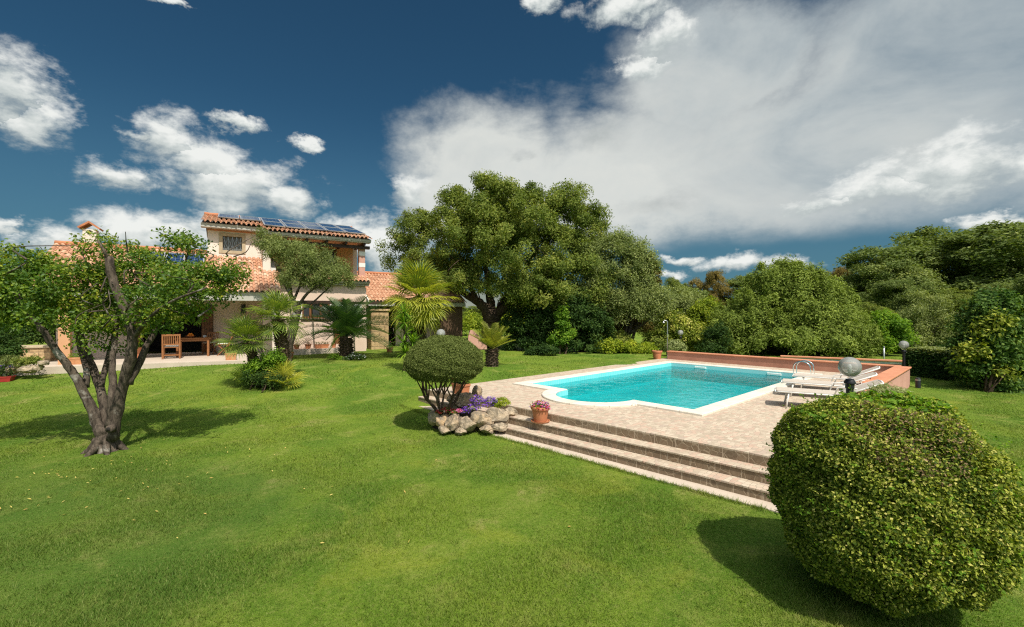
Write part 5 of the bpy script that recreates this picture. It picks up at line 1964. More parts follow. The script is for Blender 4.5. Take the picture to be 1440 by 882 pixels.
link_mesh('foliage', Vv - base, [Ff], 'leaf_topiary', tp, False, np.clip(rng.normal(.5, .2, n), 0, 1))
m_ = MB()
for k, (al, sp_, r0_) in enumerate(((2.9, .50, .036), (3.7, .42, .03), (1.6, .35, .028), (0.3, .46, .034), (5.4, .45, .032), (4.7, .25, .026), (2.2, .55, .026))):
    ca, sa = math.cos(al), math.sin(al)
    e = cc + np.array([ca * sp_, sa * sp_, -.26])
    f = base + np.array([ca * .06, sa * .06, -.1])
    m1_ = base + np.array([ca * .13, sa * .13, .28]) + rng.normal(0, .025, 3)
    m2_ = base + np.array([ca * .34, sa * .34, .58]) + rng.normal(0, .035, 3)
    limb(m_, [f, m1_, m2_, e], r0_, r0_ * .6, rng, 8, 5)
    for dl in (-.5, .45):
        e2_ = cc + np.array([math.cos(al + dl) * (sp_ + .12), math.sin(al + dl) * (sp_ + .12), -.22])
        limb(m_, [m2_, (m2_ + e2_) / 2 + rng.normal(0, .03, 3), e2_], .018, .010, rng, 6, 4)
m_.build('stem', 'bark_brown', tp, True, base)

rng = np.random.default_rng(171)
bc = P3(1237, 692, 3.9)
base = np.array([bc[0], bc[1], gz(bc[0], bc[1])])
bb = plant('variegated_bush', 'huge clipped round bush with yellow green leaves in the near right corner', 'shrub', base)


def bush_shell(n, lo, hi, pw=2.0, keep=None):
    d = unit(rng.normal(0, 1, (n, 3)))
    if keep is not None:
        d = d[keep(d)]
    n = len(d)
    s = (np.abs(d) ** 2.6).sum(1) ** (-1 / 2.6)
    lump = 0.042 * np.sin(d[:, 0] * 4.3 + 2) * np.sin(d[:, 2] * 3.7 + d[:, 1] * 3 + 1) + 0.034 * np.sin(d[:, 0] * 7 + 1) * np.sin(d[:, 2] * 6 + d[:, 1] * 5) + 0.022 * np.sin(d[:, 0] * 17 + 3 * d[:, 2]) * np.sin(d[:, 1] * 15 + 1) + 0.018 * np.sin(d[:, 2] * 19 + d[:, 0] * 8)
    r = s * (hi - (hi - lo) * rng.random(n) ** pw) + lump
    P = bc + d * np.array([0.77, 0.77, 0.81]) * r[:, None]
    P[:, 2] = np.maximum(P[:, 2], base[2] + 0.03)
    return P, d, n


Pp, d, n = bush_shell(215000, 0.72, 1.0, 1.5)
patch = np.sin(d[:, 0] * 5 + 1.3) * np.sin(d[:, 2] * 4 + 2.0) * 0.10 + np.sin(d[:, 1] * 9 + d[:, 0] * 7) * 0.05
Vv, Ff = leaves(Pp, d, 0.026, 0.019, rng, 1.1, 0.5)
link_mesh('foliage', Vv - base, [Ff], 'leaf_variegated', bb, False, np.clip(rng.normal(.47, .32, n) + patch, 0, 1))
Pp, d, n = bush_shell(60000, 0.92, 1.015, 1.0, lambda d: (np.linalg.norm((d - unit([-0.18, -0.62, 0.72])) * [1, .8, 1.25], axis=1) < 0.40 + 0.12 * rng.random(len(d))) & (rng.random(len(d)) < .62))
Vv, Ff = leaves(Pp, d, 0.024, 0.014, rng, 0.8, 0.3)
link_mesh('bronze_shoots', Vv - base, [Ff], 'leaf_bronze', bb, False, np.clip(rng.normal(.5, .25, n), 0, 1))
Pp, d, n = bush_shell(15000, 0.95, 1.02, 1.0, lambda d: (d[:, 2] > 0.70) & (d[:, 1] > -0.40) & (np.sin(d[:, 0] * 6.0 + .9) > -.35))
Vv, Ff = leaves(Pp, d + [0, 0, .5], 0.052, 0.040, rng, 0.7, 0.8)
link_mesh('ivy', Vv - base, [Ff], 'leaf_bright', bb, False, np.clip(rng.normal(.45, .25, n), 0, 1))
# new shoots standing off the clipped face
sd, sP, sD = [], [], []
for k in range(420):
    dd_ = unit(rng.normal(0, 1, 3))
    if dd_[2] < -.5:
        continue
    s_ = (np.abs(dd_) ** 2.6).sum() ** (-1 / 2.6)
    p0 = bc + dd_ * np.array([0.77, 0.77, 0.81]) * s_ * 0.98
    o_ = unit(dd_ + rng.normal(0, .5, 3) + [0, 0, .5])
    ln_ = rng.uniform(.04, .12)
    for t in np.linspace(.2, 1, 7):
        sP.append(p0 + o_ * ln_ * t + rng.normal(0, .006, 3))
        sD.append(o_ + rng.normal(0, .5, 3))
sP, sD = np.array(sP), np.array(sD)
Vv, Ff = leaves(sP, sD, 0.026, 0.018, rng, 1.0, 0.6)
link_mesh('shoots', Vv - base, [Ff], 'leaf_bright', bb, False, np.clip(rng.normal(.6, .25, len(sP)), 0, 1))
m_ = MB()
for k in range(26):
    al = rng.uniform(0, 6.28)
    e = bc + np.array([math.cos(al) * rng.uniform(.3, .8), math.sin(al) * rng.uniform(.3, .8), rng.uniform(-.4, .6)])
    f = base + np.array([math.cos(al) * .1, math.sin(al) * .1, -.05])
    limb(m_, [f, (f + e) / 2 + rng.normal(0, .06, 3), e], .03, .006, rng, 6, 4)
m_.build('stem', 'bark_brown', bb, True, base)
# small flowering plants behind it
shrub('flowering_plant', 'wispy pale flowering plant against the terrace wall behind the near bush', 'plant', 'leaf_hedge_top', Lo(7.6, [(1245, 553, 26, 14), (1268, 556, 18, 12), (1225, 562, 20, 10), (1245, 585, 28, 30), (1232, 612, 22, 20), (1262, 610, 22, 20)]), 170, 50, 0.09, 0.06, 0.014, 181, up=.9, spread=.6)
shrub('flowering_plant', 'dark leafy plant beside the black globe lamp post', 'plant', 'leaf_bright', Lo(6.2, [(1190, 585, 30, 20), (1170, 600, 24, 24), (1205, 625, 24, 30), (1180, 650, 26, 26)]), 150, 50, 0.10, 0.05, 0.03, 183)

# ------------------------------------------------------------------ rocks, pots and flowers


def rock(c, rx, ry, rz_, seed, label, group=None, name='rock'):
    rg = np.random.default_rng(seed)
    nu, nv = 40, 26
    u = np.arange(nu) * 2 * np.pi / nu
    v = np.linspace(0, np.pi, nv)
    U_, V_ = np.meshgrid(u, v)
    d = np.stack([np.cos(U_) * np.sin(V_), np.sin(U_) * np.sin(V_), np.cos(V_)], -1)
    r = (np.abs(d) ** 3.4).sum(-1) ** (-1 / 3.4)
    # chipped faces: cut by random planes
    for k in range(14):
        n_ = unit(rg.normal(0, 1, 3))
        h = rg.uniform(0.70, 1.0)
        dd_ = d @ n_
        r = np.minimum(r, np.where(dd_ > 1e-3, h / np.maximum(dd_, 1e-3), 9))
    for k in range(14):
        w_ = rg.normal(0, 1, 3) * rg.uniform(3, 16)
        r = r + 0.016 * np.sin(d @ w_ + rg.uniform(0, 6))
    P = d * r[..., None] * np.array([rx, ry, rz_])
    an = rg.uniform(0, 3.1)
    ca, sa = math.cos(an), math.sin(an)
    if abs(rx - ry) < 0.05:
        P = np.stack([P[..., 0] * ca - P[..., 1] * sa, P[..., 0] * sa + P[..., 1] * ca, P[..., 2]], -1)
    i, j = np.meshgrid(np.arange(nv - 1), np.arange(nu), indexing='ij')
    q_ = np.stack([i * nu + j, (i + 1) * nu + j, (i + 1) * nu + (j + 1) % nu, i * nu + (j + 1) % nu], -1).reshape(-1, 4)
    o = link_mesh(name, P.reshape(-1, 3), [q_], 'rock', None, True, None, tuple(c))
    if hasattr(o.data, 'set_sharp_from_angle'):
        o.data.set_sharp_from_angle(angle=R(24))
    tag(o, label, 'rock', group)
    return o


RG = 'rocks edging the flower bed'
for k, (px, py, rp, hp, d, lab) in enumerate([
        (611, 587, 9, 12, 9.45, 'grey rock at the left end of the flower bed edge'),
        (622, 593, 9, 12, 9.30, 'second rock from the left in the flower bed edge'),
        (638, 594, 11, 12, 9.25, 'rounded pale rock below the pink flowers'),
        (657, 597, 12, 11, 9.20, 'squat rock in the middle of the bed edge below the purple flowers'),
        (679, 590, 14, 12, 9.30, 'orange tinted flat rock in the flower bed edge'),
        (700, 585, 13, 13, 9.40, 'big pale rock in the bed edge next to the steps'),
        (718, 580, 9, 8, 9.55, 'small rock on the top step end below the yellow green plant'),
        (684, 603, 11, 6, 9.15, 'low wedge shaped rock at the foot of the orange tinted rock'),
        (703, 600, 9, 6, 9.15, 'low rock wedged against the lowest step'),
        (626, 604, 9, 5, 9.15, 'thin slab at the foot of the bed edge on the left'),
        (648, 606, 9, 5, 9.10, 'small low stone at the foot of the bed edge on the lawn')]):
    kk = d / F
    rock(P3(px, py, d), rp * kk * 1.22, rp * kk * 0.95, hp * kk * 0.98, 200 + k, lab, RG)
rock(P3(652, 564, 9.75), 0.34, 0.25, 0.18, 230, 'large grey boulder in the flower bed under the terracotta window box')
rock(P3(671, 551, 9.9), 0.12, 0.11, 0.15, 233, 'upright pointed stone leaning at the right end of the large boulder')
# soil of the bed
m_ = MB()
el_ = [(0.80 * math.cos(t), 0.42 * math.sin(t)) for t in np.linspace(0, 2 * math.pi, 20, endpoint=False)]
m_.poly(el_, -0.1, 0.20)
bed = m_.build('flower_bed', 'soil', None, False, (0, 0, 0), (*P3(660, 441, 9.72)[:2], 0.06))
tag(bed, kind='structure')


def flowers(label, mat_leaf, mat_petal, lobes, nleaf, npet, lf, pt, seed, cat='flowers', name='flower_clump', up=0.5, group=None):
    A = np.array(lobes)
    base = np.array([*A[:, :2].mean(0), A[:, 2].min() - A[:, 5].max()])
    p = plant(name, label, cat, base, group)
    rg = np.random.default_rng(seed)

    def pts(n):
        k_ = rg.integers(0, len(A), n)
        d_ = unit(rg.normal(0, 1, (n, 3)))
        d_[:, 2] = np.abs(d_[:, 2])
        return A[k_, :3] + d_ * A[k_, 3:6] * rg.uniform(.55, 1.0, (n, 1)), d_
    P_, D__ = pts(nleaf)
    Vv_, Ff_ = leaves(P_, D__, lf, lf * .4, rg, .7, up)
    link_mesh('foliage', Vv_ - base, [Ff_], mat_leaf, p, False, np.clip(rg.normal(.5, .2, nleaf), 0, 1))
    if npet:
        P_, D__ = pts(npet)
        P_ = P_ + D__ * .012
        Vv_, Ff_ = [], []
        n0_ = 0
        for k_ in range(4):
            a_, b_ = leaves(P_, D__ + [0, 0, .5], pt, pt * .8, rg, .7, 2.0)
            Vv_.append(a_)
            Ff_.append(b_ + n0_)
            n0_ += len(a_)
        o_ = link_mesh('blossom', np.concatenate(Vv_) - base, [np.concatenate(Ff_)], mat_petal, p, False, np.tile(np.clip(rg.normal(.5, .25, npet), 0, 1), 4))
        o_['kind'] = 'stuff'
    return p


flowers('purple flowers spilling over the rocks beside the steps', 'leaf_holm', 'petal_purple', Lo(9.5, [(664, 575, 13, 7, .2), (680, 571, 14, 9, .2), (690, 566, 9, 8, .15), (672, 565, 11, 9, .15), (654, 579, 9, 6, .15)]), 1500, 1000, .03, .020, 241)
flowers('pink and red flowers at the left of the rock bed', 'leaf_holm', 'petal_red', Lo(9.35, [(628, 578, 7, 6, .12), (638, 580, 7, 4, .12), (618, 580, 5, 3, .1)]), 500, 130, .04, .026, 243)
flowers('single bright pink flower cluster between the red and purple flowers', 'leaf_holm', 'petal_pink', Lo(9.3, [(645, 579, 5, 3, .1)]), 120, 60, .03, .024, 244)
flowers('yellow green bushy plant at the right end of the rock bed', 'leaf_yellow', None, Lo(9.65, [(706, 568, 12, 9, .18), (698, 571, 8, 7, .15)]), 1500, 0, .05, .02, 245, 'plant', 'bedding_plant', .9)
flowers('low white flowers at the right foot of the large cycad', 'leaf_dark', 'petal_white', Lo(17.8, [(500, 502, 10, 6, .3), (508, 504, 7, 5, .25), (490, 505, 8, 4, .25)]), 1100, 80, .07, .045, 247)
flowers('green low plants at the left foot of the large cycad', 'leaf_bright', None, Lo(18.0, [(470, 503, 10, 5, .3), (478, 505, 7, 4, .25)]), 700, 0, .08, .03, 248, 'plant', 'bedding_plant', .7)


def pot(label, loc, r, h, mat='terracotta', plantspec=None, saucer=False, name='flower_pot', group=None):
    """round pot with a rolled rim; plantspec = (leaf material, petal material, height, spread, leaves, petals)"""
    p = plant(name, label, 'flower pot', loc, group)
    m_ = MB()
    z0 = 0.025 if saucer else 0.0
    m_.lathe((0, 0, z0), [(r * .68, 0), (r * .78, h * .35), (r * .90, h * .76), (r * .90, h * .78), (r * 1.0, h * .79), (r * 1.03, h * .84), (r * 1.03, h * .97), (r * 1.0, h), (r * .9, h), (r * .86, h * .86)], 28)
    autosmooth(m_.build('pot', mat, p), 35)
    MB().lathe((0, 0, z0), [(r * .87, h * .80), (r * .87, h * .875)], 20).build('soil', 'soil', p)
    if saucer:
        autosmooth(MB().lathe((0, 0, 0), [(r * .8, 0), (r * .98, .012), (r * 1.04, .036), (r * .98, .036), (r * .9, .018)], 28).build('saucer', mat, p), 35)
    if plantspec:
        ml, mp, ph, ps, nl, npt = plantspec
        rg = np.random.default_rng(int(abs(loc[0]) * 100) + 7)

        def pts(n, q0):
            d_ = unit(rg.normal(0, 1, (n, 3)))
            d_[:, 2] = np.abs(d_[:, 2])
            return np.array([0, 0, z0 + h * .86]) + d_ * np.array([ps, ps, ph]) * rg.uniform(q0, 1, (n, 1)), d_
        P_, D__ = pts(nl, .2)
        Vv_, Ff_ = leaves(P_, D__ + [0, 0, .4], .055, .022, rg, .6, .5)
        link_mesh('foliage', Vv_, [Ff_], ml, p, False, np.clip(rg.normal(.5, .2, nl), 0, 1))
        for q_, (mm, cnt) in enumerate(mp or ()):
            P_, D__ = pts(cnt, .8)
            Vv_, Ff_ = [], []
            for k_ in range(4):
                a_, b_ = leaves(P_, D__ + [0, 0, .5], .03, .024, rg, .7, 2)
                Ff_.append(b_ + 4 * cnt * k_)
                Vv_.append(a_)
            o_ = link_mesh('blossom', np.concatenate(Vv_), [np.concatenate(Ff_)], mm, p, False, np.tile(rg.random(cnt), 4))
            o_['kind'] = 'stuff'
    return p


def trough(label, loc, L, wd, h, rz, mat='terracotta', plantspec=None, name='flower_trough', group=None):
    p = empty(name, tuple(loc), label, 'flower box', group, rz)
    m_ = MB()
    a_ = [(-L / 2, -wd / 2), (L / 2, -wd / 2), (L / 2, wd / 2), (-L / 2, wd / 2)]
    Vv_ = []
    for s, z in ((.86, 0), (.97, h * .78), (1.04, h * .79), (1.04, h), (.94, h), (.92, h * .84)):
        Vv_ += [(x * (s if abs(x) == L / 2 else 1), y * s, z) for x, y in a_]
    q_ = []
    for k in range(5):
        for i in range(4):
            q_.append([k * 4 + i, k * 4 + (i + 1) % 4, k * 4 + 4 + (i + 1) % 4, k * 4 + 4 + i])
    q_ += [[3, 2, 1, 0], [20, 21, 22, 23]]
    m_.add(np.array(Vv_, float), [np.array(q_)])
    m_.build('box', mat, p)
    MB().box(-L * .45, L * .45, -wd * .44, wd * .44, h * .85, h * .9).build('soil', 'soil', p)
    if plantspec:
        ml, mp, ph, nl, npt = plantspec
        rg = np.random.default_rng(int(abs(loc[0]) * 100) + 3)

        def pts(n, q0):
            return np.stack([rg.uniform(-L * .5, L * .5, n), rg.uniform(-wd * .5, wd * .5, n), h * .9 + ph * rg.uniform(q0, 1, n)], -1), np.stack([rg.normal(0, .5, n), rg.normal(0, .5, n), rg.uniform(.2, 1, n)], -1)
        P_, D__ = pts(nl, 0)
        Vv_, Ff_ = leaves(P_, D__, .06, .028, rg, .6, .5)
        link_mesh('foliage', Vv_, [Ff_], ml, p, False, np.clip(rg.normal(.5, .2, nl), 0, 1))
        if mp:
            P_, D__ = pts(npt, .7)
            Vv_, Ff_ = [], []
            for k_ in range(4):
                a2_, b_ = leaves(P_, D__, .032, .026, rg, .7, 2)
                Ff_.append(b_ + 4 * npt * k_)
                Vv_.append(a2_)
            o_ = link_mesh('blossom', np.concatenate(Vv_), [np.concatenate(Ff_)], mp, p, False, np.tile(rg.random(npt), 4))
            o_['kind'] = 'stuff'
    return p


pl = uw(-2.17, 3.16)
pot('terracotta pot of pink and purple flowers standing on the steps', (pl[0], pl[1], 0.30), 0.185, 0.29, 'terracotta', ('leaf_holm', [('petal_pink', 50), ('petal_purple', 40), ('petal_red', 50)], .15, .21, 420, 0), True)
pw2 = P3(648, 441, 11.3)
trough('terracotta window box of red flowers on the terrace edge above the boulder', (pw2[0], pw2[1], DECK), 0.46, 0.24, 0.26, ROT - 1.57, 'terracotta', ('leaf_dark', 'petal_red', .16, 420, 40))
pr = P3(924, 441, 20.0)
pot('red flower pot at the far end of the terrace near the shower', (pr[0], pr[1], DECK), 0.22, 0.36, 'terracotta', ('leaf_dark', None, .05, .15, 60, 0), name='flower_pot')
# along the house wall
hp = lambda a, b: tuple(hw(a, b))
bedw = MB().box(2.9, 5.3, -2.0, -1.45, 0.45, 0.86)
bw = bedw.build('planting_bed', 'patio_floor', None, False, (4.1, -1.7, 0.45), (*hp(4.1, -1.7), 0.45))
bw.rotation_euler = (0, 0, HROT)
tag(bw, 'low pale masonry ledge under the window carrying the flower pots', 'ledge')
HG = 'pots on the ledge under the window'
for a, lab, ml, mp, r, h in ((3.15, 'pot with a yellow green leafy plant on the ledge under the window', 'leaf_yellow', None, .13, .2), (3.62, 'pot of reddish leaves on the ledge under the window', 'leaf_bronze', [('petal_pink', 20)], .14, .2),
                             (4.72, 'pot with a tall thin plant at the middle of the window ledge', 'leaf_hedge_top', None, .11, .2), (5.1, 'pot with a rounded yellow green bush at the right end of the ledge', 'leaf_yellow', None, .15, .2)):
    pot(lab, (*hp(a, -1.72), 0.86), r, h, 'terracotta', (ml, mp, .34 if a != 4.72 else .5, .24 if a != 4.72 else .14, 260, 0), False, 'potted_plant', HG)
trough('long terracotta box on the ledge under the window', (*hp(4.2, -1.72), 0.86), 0.6, 0.2, 0.18, HROT, 'terracotta', ('leaf_holm', None, .12, 200, 0), 'flower_trough', HG)
trough('terracotta box on the lawn at the foot of the olive trunk', (*P3(404, 441, 18.4)[:2], 0.64), 0.45, 0.22, 0.24, 0.3, 'terracotta', ('leaf_holm', None, .1, 120, 0))
pt_ = P3(325, 441, 16.75)
trough('pale terracotta planter box on the edge of the patio', (pt_[0], pt_[1], 0.736), 0.36, 0.26, 0.26, 0.45, 'terracotta_pale', ('leaf_olive', None, .1, 150, 0))
pt_ = P3(109, 441, 15.3)
trough('orange terracotta trough on the patio behind the fruit tree', (pt_[0], pt_[1], 0.736), 0.45, 0.26, 0.24, 0.4, 'terracotta_pale', ('leaf_bright', None, .14, 220, 0))
pt_ = P3(3, 441, 13.6)
trough('dark red box of purple flowers at the left edge of the lawn', (pt_[0], pt_[1], gz(pt_[0], 13.6)), 0.5, 0.25, 0.16, 0.4, 'red_paint', ('leaf_dark', 'petal_purple', .35, 420, 30))
pot('dark terracotta pot with a spiky plant beside the porch door', (*hp(0.62, -0.85), 0.736), 0.17, 0.3, 'terracotta', ('leaf_holm', None, .3, .2, 200, 0))
pot('red brown pot standing on the porch left of the table', (*hp(-2.35, -1.6), 0.736), 0.22, 0.42, 'terracotta', ('leaf_bright', None, .35, .25, 260, 0))
pot('small plant pot near the stone pier of the porch', (*P3(548, 441, 21.4)[:2], 0.58), 0.16, 0.26, 'terracotta', ('leaf_bright', [('petal_pink', 10)], .4, .3, 260, 0))

# the stone planter and rock garden at the far left
base = P3(46, 441, 16.3)
sw = empty('stone_wall', (base[0], base[1], 0.55), 'low wall of cut yellow stone at the corner of the patio', 'wall', rz=0.38)
MB().box(-0.6, 0.62, -0.3, 0.3, -0.2, 0.66, 0.02).build('wall', 'ashlar', sw)
MB().box(-0.65, 0.67, -0.35, 0.35, 0.66, 0.75, 0.02).build('capping', 'window_stone', sw)
for k, (px, py, r, lab) in enumerate(((18, 520, 10, 'pale flat rock left in the small rock garden by the patio'), (40, 519, 9, 'pale rock in the middle of the small rock garden by the patio'), (54, 517, 7, 'small rock at the right end of the rock garden by the patio'), (61, 511, 6, 'upright little rock next to the patio edge'))):
    kk = 13.9 / F
    rock(P3(px, py, 13.9), r * kk * 1.1, r * kk * .9, r * kk * .65, 260 + k, lab, 'rocks of the small rock garden by the patio')
shrub('low_bush', 'small green bush growing among the rocks beside the patio', 'shrub', 'leaf_holm', Lo(14.0, [(36, 510, 16, 7), (50, 506, 8, 6)]), 40, 50, .12, .06, .03, 271, stem=False)
shrub('garden_shrub', 'dark leafy bush at the left edge of the picture behind the fruit tree', 'shrub', 'leaf_dark', Lo(14.2, [(-4, 488, 22, 28), (10, 500, 14, 18)]), 90, 60, .2, .09, .05, 273)
shrub('garden_shrub', 'pale lavender bush at the left edge beside the yellow stone wall', 'shrub', 'leaf_olive', Lo(13.9, [(-6, 512, 16, 9), (14, 508, 7, 8)]), 40, 60, .14, .07, .02, 275, stem=False)

# swooping pink garden wall under the great tree
base = P3(668, 441, 24.0)
pk = empty('garden_wall', (base[0], base[1], 0.55), 'low pink rendered wall with a swooping top under the big tree', 'wall', rz=0.2)
prof = [(-0.42, 0), (0.62, 0), (0.62, .34)] + [(0.62 - .5 * t, .34 + .5 * t ** 2.2) for t in np.linspace(0.1, 1, 8)] + [(0.02, 0.98), (-0.1, 1.04), (-0.26, 1.0), (-0.36, 0.7)]
m_ = MB()
m_.poly(prof, -0.12, 0.12)
pm = m_.build('wall', 'salmon_wall_outer', pk)
pm.rotation_euler = (R(90), 0, 0)

# ------------------------------------------------------------------ lamps, shower, bollard


def globe_lamp(label, loc, h, r=0.13, post=0.035):
    p = plant('globe_lamp', label, 'lamp', loc, 'black garden lamps with clear globes')
    m_ = MB()
    m_.lathe((0, 0, -0.05), [(0.09, 0), (0.09, .10), (.06, .13), (post, .16), (post, h - r - .12), (post * 1.2, h - r - .11), (post * 1.2, h - r - .05), (.07, h - r - .04), (.07, h - r - .025), (.045, h - r + .02)], 20)
    autosmooth(m_.build('post', 'black_metal', p), 30)
    t = np.linspace(0.12, math.pi - .28, 20)
    pr_ = [(r * math.sin(x), h + r * math.cos(x)) for x in t]
    pr_ = pr_[::-1]
    MB().lathe((0, 0, 0), pr_, 36).build('globe', 'globe_glass', p, True)
    MB().lathe((0, 0, 0), [(.022, h - r + .02), (.026, h - .05), (.02, h - .03), (.028, h + .0), (.016, h + .035)], 14).build('bulb', 'white_paint', p, True)
    return p


p_ = P3(1195, 441, 6.3)
globe_lamp('clear globe lamp on black post beside the sun loungers, largest in view', (p_[0], p_[1], gz(*p_[:2])), HC - 75 / F * 6.3 - gz(*p_[:2]), 0.137, 0.045)
p_ = P3(1271, 441, 14.9)
globe_lamp('tall black globe lamp post on the right hand lawn', (p_[0], p_[1], gz(*p_[:2])), HC - 44 / F * 14.9 - gz(*p_[:2]), 0.135, .04)
p_ = P3(620, 441, 14.6)
globe_lamp('globe lamp peeping over the clipped topiary', (p_[0], p_[1], gz(*p_[:2])), HC - 28 / F * 14.6 - gz(*p_[:2]), 0.145)
p_ = P3(957, 441, 21.9)
globe_lamp('small globe lamp behind the pool wall corner', (p_[0], p_[1], gz(*p_[:2])), HC - 27 / F * 21.9 - gz(*p_[:2]), 0.13)
p_ = P3(1291, 441, 13.7)
bo_ = plant('bollard', 'short dark bollard on the right hand lawn', 'bollard', (p_[0], p_[1], gz(*p_[:2])))
autosmooth(MB().lathe((0, 0, -.05), [(.065, 0), (.065, .33), (.055, .35), (.02, .36)], 18).build('post', 'black_metal', bo_), 30)
autosmooth(MB().lathe((0, 0, -.05), [(.068, .27), (.068, .31)], 18).build('band', 'grey_metal', bo_), 30)
p_ = P3(938.5, 441, 20.35)
sh_ = plant('shower', 'thin grey outdoor shower pole at the far corner of the pool terrace', 'shower', (p_[0], p_[1], DECK - .02))
hh = HC + (441 - 452) / F * 20.35 - DECK + 0.0
MB().tube([(0, 0, 0), (0, 0, hh * .5), (0, 0, hh), (-.05, 0, hh + .05), (-.14, 0, hh + .06), (-.17, 0, hh + .03)], .025, 10).build('pipe', 'grey_metal', sh_, True)
autosmooth(MB().lathe((-.17, 0, hh - .05), [(.06, 0), (.06, .015), (.015, .08)], 16).build('shower_head', 'grey_metal', sh_), 30)
MB().box(-.04, .04, -.05, -.02, .95, 1.1).build('tap', 'chrome', sh_)
MB().lathe((0, 0, 0), [(.09, 0), (.09, .02), (.03, .03)], 16).build('base', 'grey_metal', sh_)
p_ = P3(1243, 441, 19.5)
ps_ = plant('fence_post', 'pale grey post in front of the bright young tree', 'post', (p_[0], p_[1], 0.2))
MB().tube([(0, 0, 0), (0, 0, .4), (0, 0, .78)], .032, 10).build('post', 'aluminium', ps_, True)
MB().lathe((0, 0, .78), [(.04, 0), (.04, .03), (.02, .05)], 10).build('cap', 'grey_metal', ps_)

# ------------------------------------------------------------------ sun loungers


def lounger(label, loc, rz, back=0.5):
    p = empty('sun_lounger', tuple(loc), label, 'sun lounger', 'sun loungers beside the pool', rz)
    H, L, Wd = 0.33, 1.18, 0.31
    ca, sa = math.cos(back), math.sin(back)
    BL = 0.68
    m_ = MB()
    for s in (-1, 1):
        m_.tube([(-0.02, s * (Wd - .05), H - .02), (0.03, s * Wd, H), (L * .5, s * Wd, H), (L + .55, s * Wd, H)], .015, 8)
    m_.tube([(-0.02, -Wd + .05, H - .02), (-.03, 0, H - .02), (-0.02, Wd - .05, H - .02)], .015, 8)
    m_.tube([(L + .55, -Wd, H), (L + .55, 0, H), (L + .55, Wd, H)], .015, 8)
    m_.build('frame', 'white_paint', p, True)
    b_ = MB()
    for s in (-1, 1):
        b_.tube([(L, s * (Wd - .04), H + .02), (L + BL * .5 * ca, s * (Wd - .04), H + .02 + BL * .5 * sa), (L + BL * ca, s * (Wd - .05), H + .02 + BL * sa)], .016, 8)
    b_.tube([(L + BL * ca, -Wd + .05, H + .02 + BL * sa), (L + BL * ca + .02, 0, H + .03 + BL * sa), (L + BL * ca, Wd - .05, H + .02 + BL * sa)], .016, 8)
    bf = b_.build('back_frame', 'white_paint', p, True)
    pr_ = MB().tube([(L + .34 * ca, -Wd + .06, H + .34 * sa), (L + .42, -Wd + .06, H)], .011, 6).tube([(L + .34 * ca, Wd - .06, H + .34 * sa), (L + .42, Wd - .06, H)], .011, 6)
    pr_.build('prop', 'white_paint', bf, True)

    def sheet(p0, p1, y0, y1, sag, name):
        n_ = 9
        Vv_ = []
        for k in range(n_):
            f = k / (n_ - 1)
            for j in range(7):
                g_ = j / 6
                c = np.array(p0) * (1 - f) + np.array(p1) * f
                Vv_.append((c[0], y0 + (y1 - y0) * g_, c[1] - sag * math.sin(math.pi * g_) * (0.4 + .6 * math.sin(math.pi * f))))
        Vv_ = np.array(Vv_)
        q_ = []
        for k in range(n_ - 1):
            for j in range(6):
                i0 = k * 7 + j
                q_.append([i0, i0 + 7, i0 + 8, i0 + 1])
        q_ = np.array(q_)
        m2 = MB().add(Vv_, [q_]).add(Vv_ - [0, 0, .006], [q_[:, ::-1]])
        return m2.build(name, 'sling', p, True)
    sheet((0.0, H + .018), (L - .02, H + .018), -Wd + .012, Wd - .012, .02, 'seat')
    sheet((L + .02, H + .035), (L + BL * ca - .01, H + .035 + BL * sa), -Wd + .055, Wd - .055, .012, 'backrest')
    for x, dx_ in ((0.22, -.05), (L + .12, .05)):
        for s in (-1, 1):
            MB().tube([(x, s * (Wd - .02), H - .01), (x + dx_ * .6, s * (Wd + .005), H * .5), (x + dx_, s * (Wd + .02), 0.0)], .017, 8).build('leg', 'white_paint', p, True)
        MB().tube([(x + dx_ * .5, -Wd + .01, H * .45), (x + dx_ * .5, 0, H * .45), (x + dx_ * .5, Wd - .01, H * .45)], .011, 6).build('crossbar', 'white_paint', p, True)
    for s in (-1, 1):
        MB().tube([(L - .18, s * (Wd + .01), H), (L - .12, s * (Wd + .03), H + .17), (L + .05, s * (Wd + .03), H + .19), (L + .2, s * (Wd + .03), H + .16)], .014, 7).build('armrest', 'white_paint', p, True)
    return p


for (px, d, rz, lab, bk) in ((1092, 9.95, -0.50, 'white framed sun lounger nearest the steps, casting the clearest shadow', .42),
                             (1101, 11.25, -0.56, 'middle sun lounger of the three beside the pool', .42),
                             (1117, 12.35, -0.62, 'farthest sun lounger, standing near the pool ladder', .46)):
    p_ = P3(px, 441, d)
    lounger(lab, (p_[0], p_[1], DECK + 0.002), rz, bk)

# ------------------------------------------------------------------ porch furniture
FZ = 0.737


def table(loc, rz):
    p = empty('garden_table', tuple(loc), 'wooden garden table set with fruit in the shade of the porch', 'table', None, rz)
    m_ = MB()
    for k in range(7):
        m_.box(-.62, .62, -.42 + k * .12, -.42 + k * .12 + .112, .715, .74)
    m_.box(-.6, -.54, -.4, .4, .69, .714).box(.54, .6, -.4, .4, .69, .714)
    m_.build('tabletop', 'teak', p)
    a_ = MB().box(-.52, .52, -.34, -.31, .61, .69).box(-.52, .52, .31, .34, .61, .69)
    a_.build('apron', 'teak', p)
    for sx in (-1, 1):
        for sy in (-1, 1):
            MB().box(sx * .5 - .035, sx * .5 + .035, sy * .33 - .035, sy * .33 + .035, 0, .69).build('leg', 'teak', p)
    return p


